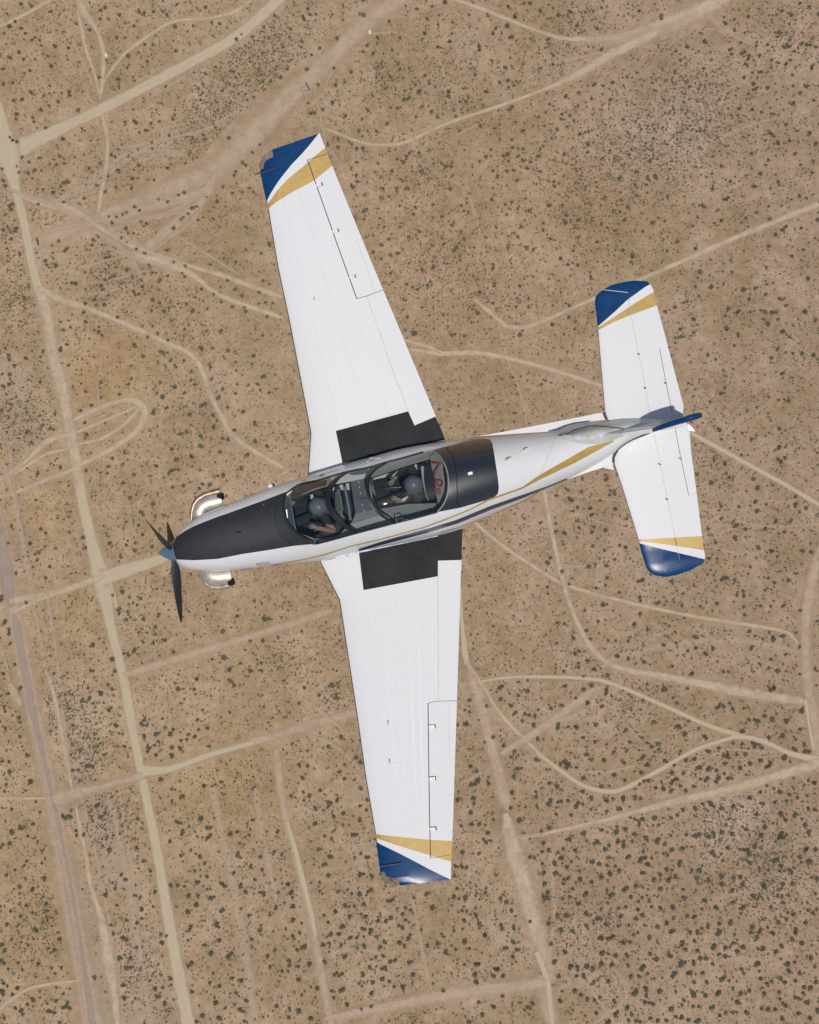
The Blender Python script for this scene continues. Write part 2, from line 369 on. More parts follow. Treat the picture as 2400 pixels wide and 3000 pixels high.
R('faint', 8, g2([(680,1750),(850,1840),(950,1880),(1100,1880)]))
R('track', [14,12,12,10,10,10,12,14,16], g2([(1270,1890),(1380,1980),(1480,2060),(1600,2065),(1725,2020)]), g3([(260,1905),(700,1720),(1200,1500),(1760,1275)]))
R('faint', 8, dd([(1050,680),(1065,745),(1095,830),(1110,900)]))
R('track', [10,14,14,12,12], dd([(860,735),(930,745),(1020,745),(1150,775),(1290,820)]))
R('track', 10, dd([(850,715),(900,730),(940,745)]))
R('pale', 13, g6([(880,560),(1100,680),(1300,790),(1500,900),(1790,1070)]))
R('faint', 8, g6([(20,955),(250,985),(500,1010)])); R('faint', 7, g6([(100,1030),(330,1140),(600,1200)]))
R('faint', 8, g6([(960,1080),(1150,1120),(1300,1155),(1450,1170),(1790,1150)])); R('faint', 6, g6([(1020,1085),(1250,1060),(1500,1010)]))
R('faint', 7, g6([(1000,1290),(1200,1340),(1400,1390)]))
R('track', 10, dd([(960,1060),(1000,1100),(1060,1150),(1120,1190)]), g6([(0,1470),(130,1540),(400,1620),(900,1730),(1400,1810),(1540,1850),(1600,1930)]))
R('track', [10,11,12,13,14,14,16,18,24,28,22], dd([(1130,985),(1145,1030),(1160,1110),(1190,1240),(1225,1330),(1265,1385)]), g6([(500,2070),(700,2110)]), g9([(1000,10),(1300,70),(1650,120)]))
R('pink', [20,30,30,30,36,40], g6([(1760,1240),(1680,1500),(1640,1800),(1650,2150)]), g9([(1700,260),(1730,560)]))
R('pale', 9, g9([(1640,110),(1660,260),(1690,420)]))
R('pale', [7,7,10,11,11,12,13,14,18], dd([(985,1440),(1060,1427),(1130,1425),(1230,1428),(1290,1440)]), g9([(700,125),(1000,260),(1200,325),(1400,375)]))
R('pale', [14,14,14,16,24], g9([(1170,340),(1300,350),(1430,395),(1550,450),(1740,490)]))
R('track', [12,10,10,10], dd([(985,1395),(1020,1450),(1060,1510),(1140,1590)]))
R('pale', [11,12,14,14,13,12,11], g9([(-60,440),(200,630),(350,682),(480,672),(700,560),(950,420),(1180,345)]))
R('faint', 8, g9([(700,650),(900,540),(1120,430),(1300,430),(1450,440)]))
R('track', [8,10,12,20,24,28], g9([(-150,985),(0,950),(400,860),(800,750),(1200,660),(1760,500)]))
R('pink', [22,24,26], g8([(1440,450),(1600,350),(1725,270)]), g9([(150,160),(330,20)]))
R('faint', 26, g6([(350,2060),(500,1980),(900,1900),(1200,1890),(1600,1960)]))
R('faint', 30, g9([(100,240),(280,160),(340,20)]))
R('pale', [14,10,18,12], dd([(968,1240),(972,1300),(980,1380),(985,1400)]))
R('pink', [20,26,36,34,36], dd([(985,1390),(1000,1450)]), g8([(1290,50),(1400,480),(1480,800)]))
R('track', [30,44,50,46,44], g8([(1470,820),(1510,1020),(1580,1250),(1640,1480),(1700,1700)]))
R('pink', [40,44,48,44], g8([(1690,1600),(1740,1850)]), g9([(-20,1900),(60,2220)]))
R('pale', [14,18,12], g9([(-60,1700),(10,1900),(40,2200)]))
R('pink', [24,20,22,22,24,24], g8([(20,420),(60,750),(130,1050),(220,1400),(290,1750),(380,2220)]))
R('pale', [8,14,16,14,12], g8([(90,880),(140,1050),(190,1250),(240,1450),(270,1600)]))
R('pink', [20,30,36,36,40], g8([(330,2120),(700,2050),(1100,1970),(1400,1930),(1730,1900)]))
R('track', [16,8,10,10,16,30,30,24,28], g7([(310,-40),(350,100),(390,300),(455,660)]))
R('track', [8,10,12,20,34,30,20,24], g7([(480,780),(540,1060),(575,1280),(640,1480),(680,1700),(705,1850),(725,1980),(750,2200)]))
R('track', 8, g7([(-10,725),(150,730),(300,728)])); R('track', 9, g7([(-20,2080),(60,2010),(220,1920),(500,1880)]))
R('faint', [30,26,30,34,34], g7([(1330,600),(1400,950),(1480,1300),(1560,1750),(1620,2200)]))
R('faint', 22, g7([(1610,650),(1650,900),(1750,1400)])); R('faint', 16, g7([(380,1230),(500,1900),(540,2200)]))
R('pink', [20,24,22,22], g4([(780,2110),(1200,1980),(1500,1890),(1790,1800)]), dd([(700,1285)]))
R('faint', 12, g4([(850,2060),(1050,1910),(1200,1800)]))
R('faint', 12, g4([(-20,1860),(30,2000),(60,2150)])); R('pink', 30, g7([(60,0),(130,140)]))
R('faint', 9, g4([(90,1000),(140,1250),(210,1550),(215,1640)])); R('faint', 9, g4([(60,640),(90,900),(130,1150)]))
R('faint', 12, g4([(210,1650),(260,1900),(310,2156)]))
R('faint', 11, g9([(130,1780),(300,1960),(450,2180)])); R('faint', 14, g9([(20,1000),(40,1250),(50,1500),(0,1800)]))
R('faint', 12, g8([(880,1350),(960,1780),(1010,1960)])); R('faint', 8, g8([(240,330),(400,400),(560,560)]))
R('faint', 10, g8([(600,880),(700,1000)])); R('faint', 12, g8([(1500,980),(1725,950)]))
R('faint', 9, g2([(1150,860),(1230,820),(1320,780)])); R('track', 14, g4([(700,1520),(720,1600),(740,1700)]))
R('faint', 16, dd([(60,1500),(95,1640),(150,1900),(185,2156)])); R('faint', 12, dd([(100,1250),(125,1420),(148,1640)])); R('faint', 10, dd([(165,1650),(215,1850),(240,2000)]))
R('faint', 20, dd([(10,980),(40,1100),(75,1280)])); R('faint', 9, dd([(250,1650),(280,1850),(300,2050)])); R('faint', 22, g7([(690,700),(800,1200),(900,1800),(960,2200)]))
R('faint', 9, g1([(1130,1500),(1330,1620),(1520,1740)])); R('faint', 10, g1([(700,1500),(560,1700),(520,1900)])); R('faint', 9, g1([(240,1480),(420,1420),(620,1330)])); R('faint', 18, g1([(640,1480),(800,1600),(900,1760)]))
R('faint', 14, g1([(650,1410),(900,1380),(1100,1330),(1230,1260)])); R('faint', 10, g1([(1000,1520),(1150,1460),(1290,1300)])); R('faint', 16, g1([(330,1280),(600,1170),(830,990),(1000,950),(1200,1000)]))
R('faint', 8, g2([(200,230),(330,420),(265,560)])); R('faint', 10, g2([(0,1000),(40,960)])); R('faint', 8, g4([(950,30),(1100,150),(1270,110),(1420,20)]))
R('faint', 10, g8([(120,50),(300,180),(480,330)])); R('faint', 9, g6([(20,1400),(200,1420),(420,1400)])); R('faint', 10, dd([(1000,1080),(1040,1060),(1090,1075)])); R('faint', 10, g8([(1180,640),(1320,560)]))
R('faint', 14, g9([(200,560),(400,560),(560,520)])); R('faint', 12, g3([(350,330),(150,380),(0,400)])); R('faint', 9, g3([(1100,860),(1400,760),(1700,700)]))
n0 = len(roads)
R('wash', [60,90,100,90,70], g7([(430,30),(500,350),(600,800),(720,1150),(760,1300)])); R('wash', [30,60,80,80,90], g7([(480,1100),(530,1400),(600,1700),(640,1950),(660,2200)]))
R('wash', [60,100,120,110], g7([(850,1480),(900,1750),(930,2000),(980,2230)])); R('wash', [50,90,90,60], g4([(30,100),(120,300),(130,500),(120,700)])); R('wash', [22,22,22], g7([(400,1000),(470,1500),(520,2000)])); R('wash', [16,18,18,18], g4([(60,500),(110,800),(160,1150),(200,1450)]))
roads[:] = roads[n0:] + roads[:n0]
for pts_ in ([(20,1180),(150,1230),(330,1290),(480,1350)], [(200,1500),(400,1440),(600,1400),(850,1400),(1150,1340)], [(640,1420),(720,1500),(800,1620),(860,1760)], [(640,1430),(900,1300),(1180,1190),(1480,1000)], [(260,1600),(440,1480),(600,1420)], [(560,1460),(680,1560),(870,1640),(1080,1690)], [(780,940),(1050,880),(1300,820),(1500,700)], [(320,1640),(500,1560),(620,1460)], [(830,1060),(1000,980),(1120,1000)], [(480,1700),(700,1640),(880,1600)], [(930,1620),(1080,1500),(1250,1380)], [(700,1770),(900,1720),(1000,1700)]):
    R('faint', 9 + len(pts_) % 3 * 2, g1(pts_))
RMASK = np.zeros((380, 300), dtype=bool)      # cells of 8 px
for i, (m, wd, pts) in enumerate(roads):
    if isinstance(wd, (int, float)): wd = [wd] * len(pts)
    wd = list(wd) + [wd[-1]] * (len(pts) - len(wd))
    tapered = [(p[0], p[1], wd[k]) for k, p in enumerate(pts)]
    path = cr_path(tapered)
    bm = bmesh.new(); uvl = bm.loops.layers.uv.new('UVMap'); prev = None; dist = 0; z = 0.015 + 0.0032 * i
    K = len(path); ends = 4
    soft = 1.3 if m in ('pale', 'grey') else 1.6
    for k, p in enumerate(path):
        a = path[max(0, k-1)]; b_ = path[min(K-1, k+1)]
        dx, dy = b_[0]-a[0], b_[1]-a[1]; l = math.hypot(dx, dy) or 1; nxp, nyp = -dy/l, dx/l
        jit = 1 + 0.12 * mnoise.noise(Vector((p[0]*0.02, p[1]*0.02, i)))
        hw = max(p[2], 3) * 0.5 * soft * jit
        if m != 'pale' and k < ends: hw *= 0.5 + 0.5 * k / ends
        if m != 'pale' and K-1-k < ends: hw *= 0.5 + 0.5 * (K-1-k) / ends
        row = [bm.verts.new(G(p[0] + nxp*hw*q, p[1] + nyp*hw*q, z)) for q in (-1, 0, 1)]
        if k:
            dist += math.hypot(p[0]-path[k-1][0], p[1]-path[k-1][1]) * SG
            for q in (0, 1):
                f = bm.faces.new((prev[q], prev[q+1], row[q+1], row[q]))
                for lp, uvv in zip(f.loops, ((dist-1, q-1), (dist-1, q), (dist, q), (dist, q-1))): lp[uvl].uv = uvv
        prev = row
        if m not in ('faint', 'wash'):
            r0 = hw / 8 * 0.8
            cx, cy = p[0] / 8, p[1] / 8
            for yy in range(int(cy - r0), int(cy + r0) + 1):
                for xx in range(int(cx - r0), int(cx + r0) + 1):
                    if 0 <= yy < 375 and 0 <= xx < 300: RMASK[yy, xx] = True
    bmesh.ops.recalc_face_normals(bm, faces=bm.faces)
    # right-way-up
    bm.normal_update()
    if bm.faces and sum(f.normal.z for f in bm.faces) < 0: bmesh.ops.reverse_faces(bm, faces=bm.faces)
    name = {'pale': 'dirt_road', 'pink': 'sandy_road', 'track': 'dirt_track', 'faint': 'faint_track', 'wash': 'gravel_wash', 'grey': 'paved_road'}[m]
    tag(from_bm(name, bm, RM[m]), kind='structure')
# ---------------------------------------------------------------- desert shrubs
def leaf_mat(name, col, var):
    m = mat(name, col, 0.85, var=var, vscale=0.9, spec=0.15)
    return m
LM = [leaf_mat('creosote_leaf', (0.104, 0.096, 0.066), 0.3), leaf_mat('dry_shrub_leaf', (0.124, 0.106, 0.074), 0.3), leaf_mat('grey_shrub_leaf', (0.105, 0.099, 0.075), 0.25)]
def bush_mesh(k, n=150):
    r = random.Random(100 + k)
    lobes = [(r.uniform(-.45, .45), r.uniform(-.45, .45), r.uniform(.35, .62)) for _ in range(3 + k % 4)] + [(0, 0, .6)]
    bm = bmesh.new()
    for _ in range(n):
        lx, ly, lr = r.choice(lobes)
        a = r.uniform(0, 2 * math.pi); q = r.random() ** 0.55; rr = lr * q
        p = Vector((lx + math.cos(a) * rr, ly + math.sin(a) * rr, 0.12 + 0.62 * math.sqrt(max(0, 1 - q * q)) * r.uniform(.5, 1) * (lr + .35)))
        s = r.uniform(0.07, 0.16)
        ax = Vector((r.uniform(-1, 1), r.uniform(-1, 1), r.uniform(-.5, .9))).normalized(); u = ax.orthogonal().normalized(); v = ax.cross(u)
        th = r.uniform(0, 6.28); u2 = u * math.cos(th) + v * math.sin(th); v2 = -u * math.sin(th) + v * math.cos(th)
        q4 = [bm.verts.new(p + u2 * s + v2 * s * .2), bm.verts.new(p + v2 * s * .7), bm.verts.new(p - u2 * s), bm.verts.new(p - v2 * s * .6)]
        bm.faces.new(q4)
    for _ in range(7):       # stems out of the root
        a = r.uniform(0, 6.28); e = Vector((math.cos(a) * .4, math.sin(a) * .4, .45)); t = Vector((-e.y, e.x, 0)).normalized() * .02
        bm.faces.new([bm.verts.new(-t), bm.verts.new(t), bm.verts.new(e + t * .5), bm.verts.new(e - t * .5)])
    me = bpy.data.meshes.new('shrub'); bm.to_mesh(me); bm.free(); me.materials.append(LM[k % 3]); return me
BM = [bush_mesh(k) for k in range(12)]
B = []   # x, y (photograph), radius px
def bl(fn, s):
    v = [float(q) for q in s.split()]
    for i in range(0, len(v), 3):
        p = fn([(v[i], v[i+1])])[0]; B.append((p[0], p[1], v[i+2] / 2.156))
bl(g1, "130 30 15 200 38 12 640 65 13 668 50 12 568 185 17 635 120 12 95 140 13 60 170 16 137 185 13 163 210 13 205 250 12 347 292 14 435 305 19 325 75 12 483 150 12 740 240 13 915 283 17 965 283 12 808 352 15 805 428 12 748 500 19 755 95 14 845 165 12 880 75 12 912 82 12 972 75 13 1028 75 11 1055 95 11 1107 170 19 1110 322 13 1390 152 13 1305 45 14 62 365 15 122 330 14 150 378 13 22 438 12 188 445 12 328 420 15 22 535 13 82 522 11 88 635 13 143 630 13 105 725 16 203 590 13 190 580 11 437 580 15 440 605 13 370 640 14 312 672 12 262 695 13 280 605 11 290 808 13 65 868 11 80 890 13 110 893 20 210 745 13 215 768 12 497 698 16 628 490 13 575 440 10 930 388 12 1475 455 18 1495 248 14 1527 218 10 1293 465 13 1408 575 12 865 775 19 850 765 13 922 825 12 955 780 12 1010 770 12 960 898 13 962 940 12 1072 855 12 1295 880 12 1445 870 14 960 715 9 1095 755 12 705 772 10 400 878 14 520 812 11 540 830 10 375 988 12 250 998 12 185 1025 12 140 995 12 108 1050 10 222 1073 15 262 1075 11 182 1098 14 120 1090 11 358 1042 11 345 1010 9 400 1000 9 315 1035 9 635 1028 12 748 1083 16 685 1108 14 835 1125 21 830 1187 17 880 1045 14 1060 1060 20 640 1125 9 565 1065 13 568 1060 9 702 980 14 728 990 12 748 945 12 815 990 12 1020 1060 8 15 1070 12 20 1140 13 35 1180 15 80 1290 14 72 1325 18 62 1305 13 105 1440 16 70 1512 14 128 1605 13 95 1460 15 20 1455 12 340 1218 15 410 1155 16 430 1150 13 385 1180 11 275 1195 12 400 1205 10 665 1210 18 732 1187 12 615 1170 14 975 1137 12 535 1253 14 242 1295 12 405 1275 12 712 1408 15 688 1368 11 740 1375 13 778 1360 14 800 1345 13 852 1310 14 885 1335 13 1060 1275 13 1130 1235 13 1165 1220 15 1000 1260 12 1225 1315 15 1245 1305 12 1188 1352 13 1145 1388 17 1160 1375 12 1250 1390 18 1205 1320 12 1287 1375 11 800 1445 16 845 1475 17 930 1415 13 890 1400 13 1100 1440 16 985 1470 10 595 1520 14 585 1548 17 650 1545 11 410 1590 15 425 1570 15 375 1525 12 333 1552 12 765 1505 12 802 1530 10 858 1570 19 915 1600 20 800 1630 17 1052 1583 17 670 1630 18 690 1625 12 355 1680 16 290 1650 13 300 1675 11 445 1665 10 940 1675 12 912 1722 18 965 1725 13 800 1705 13 1062 1745 19 1008 1770 15 1170 1685 13 1150 1727 11 1100 1657 11 900 1815 19 845 1840 14 875 1860 12 852 1858 12 968 1890 20 1005 1830 11 695 1755 12 640 1805 14 650 1830 13 608 1893 16 540 1917 14 660 1925 15 610 1930 11 480 1795 16 455 1790 12 1010 1920 12 530 1978 14 545 2035 14 460 1988 9 402 2088 15 420 1788 10 900 2060 12 965 2062 11 745 2005 13 995 2105 13 935 2130 17 1065 2150 18 625 2100 15 645 2118 12 595 2085 10 1040 1970 15 955 1965 12 1130 1918 12 1175 1922 14 1100 1938 10 1215 1970 14 1225 1960 12 1275 1825 19 1440 1770 13 1350 1860 12 1390 1850 9 1310 1950 11 1490 1825 14 1530 1870 13 1635 1845 17 1665 1775 13 1700 1545 16 1245 1840 10 1400 1905 12 1465 1940 12 1395 2095 16 1305 2090 12 1545 1940 11 1555 1970 12 1690 2000 12 1635 1920 11 1680 1915 13 1660 2115 18 1375 1275 14 1465 1225 13 1535 1215 12 1605 1215 11 1355 1390 11 1425 1305 9 1560 1440 13 1590 1355 10 1535 1030 15 1550 1045 13 1490 1085 13 1480 1110 12 1410 1178 13 1385 1435 10 1305 1245 10 1645 915 11 1595 965 13 1490 1655 11 1325 1670 13 1555 1575 11 1650 1605 13")
bl(g2, "10 100 11 222 55 13 185 105 17 195 120 13 130 95 10 232 92 12 272 92 11 575 95 16 550 88 11 365 108 10 405 243 14 245 345 12 298 305 14 115 380 10 178 295 11 15 437 11 215 440 16 50 490 14 387 430 11 495 455 21 595 285 14 665 238 13 633 340 14 800 240 12 752 317 11 570 328 12 735 138 13 960 213 15 1113 262 16 1048 297 19 1303 315 19 1300 295 14 1135 145 12 1130 215 11 1235 97 12 1210 282 10 1483 160 26 1530 103 29 1503 238 24 1488 42 20 1393 212 15 1408 182 12 1588 22 17 1625 22 15 1688 68 15 1085 17 15 1008 42 11 840 40 10 910 60 13 1468 428 16 1385 385 12 1275 472 13 1250 440 10 1433 523 13 1487 507 15 1492 555 12 1567 513 10 1578 410 11 1345 585 15 1110 580 16 1113 605 12 918 580 19 928 575 15 985 527 15 960 480 13 900 535 12 832 630 15 858 615 14 850 630 13 745 485 17 788 405 15 805 433 10 862 435 11 655 495 11 690 490 11 655 400 9 685 405 9 788 685 12 745 680 11 1003 703 11 1042 742 13 905 738 12 945 672 13 452 740 18 460 733 13 563 755 12 722 783 14 655 825 13 545 828 13 598 828 9 600 700 13 633 608 11 585 625 8 375 640 10 378 650 14 315 690 14 227 655 13 240 715 14 260 712 12 282 535 13 395 532 12 455 517 11 1215 640 13 1225 650 10 1257 648 8 1333 662 9 1157 735 13 1505 680 14 1490 690 11 1680 740 12 1655 730 10 1585 825 14 1575 830 12 1435 880 11 1510 885 13 1310 795 13 1185 817 9 1380 945 11 1515 932 14 1550 940 10 1580 940 12 1480 975 15 1455 985 12 1345 995 15 1550 985 11 1580 1015 15 1600 1010 10 1625 1025 14 1605 1065 14 1675 990 14 1690 1083 11 1485 1020 12 1420 1115 16 1390 1080 13 1475 1085 12 1520 1080 14 1540 1140 14 1560 1050 10 845 985 18 860 968 13 925 965 14 825 1030 15 940 1085 16 935 1050 10 755 1082 13 663 1032 11 525 940 15 567 940 14 410 930 13 410 873 11 500 915 12 735 940 9 770 950 9 800 870 8 825 880 9 527 1027 13 492 1065 13 527 1110 14 535 1145 15 497 1175 15 510 1185 13 648 1085 11 695 1195 18 785 1190 19 850 1190 16 925 1170 10 985 1130 11 1093 1050 16 1130 1055 11 1118 1195 16 735 1240 12 680 1250 12 578 1235 12 803 1300 17 1010 1290 18 898 1308 12 885 1350 11 1070 1368 15 577 1335 17 590 1325 12 575 1385 12 1188 1298 13 1205 1335 11 1130 1420 13 928 1467 13 862 1497 14 705 1435 11 662 1440 9 805 1435 12 635 1590 21 685 1550 16 730 1510 13 637 1490 10 1150 1578 16 1160 1565 12 1345 1500 12 1408 1435 12 1385 1262 12 1470 1290 12 1510 1280 11 1548 1315 12 1595 1255 11 1620 1335 14 1635 1325 10 1475 1355 11 1545 1495 12 1490 1495 10 1605 1570 15 1645 1578 13 1487 1565 13 1565 1435 11 1705 1455 18 785 1605 13 820 1580 10 740 1608 13 683 1635 11 1010 1685 15 940 1710 15 938 1700 12 743 1730 12 848 1797 19 910 1827 13 975 1803 13 1185 1645 11 1205 1510 14 1190 1465 12 1390 1700 17 1390 1670 11 1505 1665 9 1268 1740 10 1240 1225 11 1560 1810 11 1403 1790 11 1615 1890 17 1615 1935 12 1295 1978 16 1263 1955 10 1390 1917 12 1305 1845 12 945 1943 11 850 2005 14 890 2110 16 905 2105 14 880 2100 13 1210 2125 13 1150 2115 18 1130 2118 12 1562 2115 16 1020 2080 10 835 2085 11")
bl(g3, "155 75 20 75 93 15 587 68 17 727 102 15 730 118 11 200 162 14 318 182 14 235 130 10 302 72 11 455 97 9 387 42 9 352 312 14 308 118 8 1490 72 12 1275 105 18 1188 123 12 1135 150 14 1545 93 16 1660 42 13 1605 25 12 1478 205 16 1188 192 13 888 298 16 1000 262 15 1010 272 13 820 325 12 945 338 9 1228 270 11 1160 318 12 1170 345 12 1255 330 17 1240 338 14 1280 372 17 1262 410 14 1285 350 12 1350 352 13 1400 282 11 1335 265 10 1505 298 14 1520 283 13 1565 325 13 1610 275 14 1648 285 14 1705 295 17 1680 435 18 1682 420 12 1425 378 13 1468 398 12 1520 398 11 1515 410 11 1355 455 13 1302 457 11 1250 490 14 1335 492 10 1310 535 16 1325 560 14 1400 553 13 1560 545 11 1645 547 16 1605 590 14 1565 655 16 1690 635 11 1725 545 12 1555 475 11 845 380 13 815 452 13 1045 378 11 510 487 11 422 520 14 312 530 15 303 540 12 285 628 17 125 617 17 127 608 14 207 587 12 202 670 12 755 513 11 793 510 9 22 663 12 100 720 11 152 728 13 97 757 12 173 762 11 270 830 17 215 848 14 137 803 12 75 820 14 265 912 15 265 965 12 115 975 15 37 878 11 300 690 10 485 757 11 495 758 9 1222 690 14 1300 687 17 1422 720 12 1418 683 10 1360 713 12 1420 840 18 1430 855 13 1518 790 14 1665 840 14 1462 898 16 1470 940 10 1540 890 17 1572 975 19 1405 1010 14 1297 975 13 1705 908 15 1408 935 10 1680 1088 14 1465 1150 17 1318 1175 15 1352 1098 14 1165 1147 12 1110 1052 13 1048 1098 11 1057 1155 10 1607 1038 11 1055 1197 13 468 1132 15 572 1088 15 648 1137 13 685 1115 12 695 1125 12 1137 1262 17 1150 1255 13 1125 1260 12 1000 1305 19 1085 1333 13 1103 1393 19 957 1373 17 547 1215 10 518 1308 16 465 1342 13 500 1392 15 670 1407 13 927 1428 11 608 1463 17 712 1377 11 25 1297 18 15 1300 14 105 1295 12 130 1360 13 122 1405 16 205 1393 13 387 1440 11 205 1500 14 30 1510 13 320 1530 17 828 1530 15 485 1583 12 172 1585 11 545 1620 18 547 1610 14 540 1655 12 945 1573 14 550 1670 10 95 1635 15 140 1675 13 165 1660 10 283 1745 13 285 1760 12 970 1720 16 1175 1717 11 1615 1443 19 1495 1455 16 1513 1435 13 1450 1485 14 1410 1385 15 1405 1555 13 1550 1620 13 1625 1583 12 1590 1582 10 1715 1390 15 1265 1380 12 1490 1300 10 1408 1305 11 1600 1240 13 1645 1252 11 1658 1757 15 1045 1812 16 1125 1793 10 1247 1830 16 1325 1825 14 1385 1860 14 1400 1792 12 1280 1890 14 1480 1890 15 1515 1930 14 1155 1948 15 1145 1960 13 1210 1975 18 1215 1968 14 1385 1970 15 1430 1975 16 1455 1970 13 1462 2015 13 1630 1972 22 1640 1968 15 1405 2045 16 1400 2055 12 1378 2020 11 1140 2080 20 1145 2070 15 1210 2110 17 1130 2000 12 1115 2008 8 930 2015 17 935 2020 13 965 1870 11 890 1903 13 815 1940 15 750 1973 14 935 2100 13 1490 2100 14 1500 2095 13 1700 2020 14 850 2080 14 845 2130 15 865 2125 12 1295 2020 10 1365 2098 10 1540 2130 11 40 2050 14 42 2048 12 145 2000 15 180 2080 11 152 1930 14 45 1932 10 295 1975 12")
bl(g4, "60 120 19 60 90 15 90 155 14 163 107 16 33 45 13 272 63 13 17 205 12 60 210 15 22 285 14 60 275 15 255 255 18 305 172 10 380 55 16 383 45 12 433 148 14 395 140 10 425 22 12 650 212 0.1 850 22 15 855 30 12 903 92 14 905 100 12 1027 75 16 1012 65 12 1163 118 17 1080 120 14 1105 155 13 1115 160 12 995 125 10 1045 152 10 835 235 13 815 270 12 1015 265 14 990 325 12 1025 350 16 1030 345 14 1100 290 16 1110 292 13 1080 285 10 758 340 14 638 262 12 543 320 13 515 210 10 580 403 13 510 435 12 535 517 21 548 590 14 70 397 14 8 430 13 95 565 10 322 548 11 170 580 18 180 570 14 255 545 9 385 800 14 318 772 10 240 833 14 172 800 10 193 857 9 143 925 9 75 990 10 228 1000 11 1213 190 18 1210 245 12 1235 275 14 1330 160 15 1337 240 13 1275 50 18 1265 42 14 1435 60 19 1440 55 14 1490 135 12 1495 185 11 1605 90 18 1600 92 14 1595 145 12 1497 270 12 1412 305 14 1380 360 16 1385 355 12 1438 418 12 1488 330 12 1055 420 17 1045 425 12 1265 412 15 1290 400 15 1300 395 12 1160 330 12 1200 465 15 1195 460 12 970 445 14 975 460 12 1355 535 18 1350 545 14 1350 470 15 1345 465 12 1180 575 15 1150 580 13 1130 585 11 1265 592 14 1270 600 12 1275 665 16 1265 662 13 1410 615 13 1445 620 15 1085 680 15 1120 745 16 1110 750 13 1210 728 20 1205 720 17 1390 700 14 1565 715 19 1560 720 14 1690 665 15 1540 445 14 1530 450 11 1610 515 14 1615 635 13 1480 565 14 1610 625 11 1655 225 18 1670 220 15 1625 270 12 1570 280 12 1645 310 12 1705 325 14 710 740 13 775 775 11 685 795 12 690 790 11 545 815 15 850 843 13 780 895 14 1070 830 14 1080 820 13 1095 815 12 1125 810 11 985 787 13 1035 860 10 1155 915 20 1160 910 15 1090 920 13 1280 900 13 1265 930 14 1325 905 15 1380 850 18 1415 845 14 1410 850 13 1525 805 17 1525 800 14 1610 895 11 820 985 15 965 1028 16 970 1025 13 900 1080 13 885 1075 12 905 1100 11 1040 1100 12 980 1105 12 1060 1110 10 905 1220 14 855 1275 12 780 1180 9 1015 1185 12 875 1165 12 690 1280 19 692 1275 15 795 1285 13 855 1320 14 960 1295 13 765 1365 12 710 1295 10 190 1275 15 245 1335 15 240 1380 12 290 1495 12 315 1425 13 105 1465 13 107 1390 10 70 1165 14 85 1185 10 52 1275 11 355 1310 11 290 1210 13 260 1185 12 200 1120 10 525 1240 15 540 1305 13 455 1150 10 440 1210 11 775 1590 15 770 1580 12 715 1605 12 750 1700 16 760 1690 13 755 1720 12 820 1620 12 885 1625 13 870 1665 12 810 1710 12 800 1760 12 905 1755 13 1000 1735 17 1005 1730 13 985 1800 17 982 1805 13 985 1855 12 880 1840 11 935 1840 10 925 1840 10 905 1900 12 968 1910 13 1045 1890 14 1095 1960 22 850 1945 15 845 1960 14 815 1985 13 785 1975 12 1410 1830 14 1405 1840 12 1690 1750 16 1665 1745 15 1675 1765 12 1610 1640 12 1500 1735 12 1505 1700 10 1355 1650 12 1665 1890 15 1580 1890 13 1415 2000 16 1410 1995 13 1450 2075 18 1445 2078 14 1520 2035 12 1340 2010 12 1585 2080 16 1580 2085 12 1650 2030 13 1655 2080 13 1245 2130 17 1240 2135 14 875 1935 10 870 1975 9 30 1780 20 35 1770 14 60 1850 15 55 1820 12 65 1910 12 95 2040 13 165 1650 13 8 1630 18 15 1610 13 20 2100 14 570 1930 10 515 1920 0.1 625 2015 10 585 1920 16 575 2080 13 590 2085 11 710 2010 16 725 2085 15 535 1985 8")
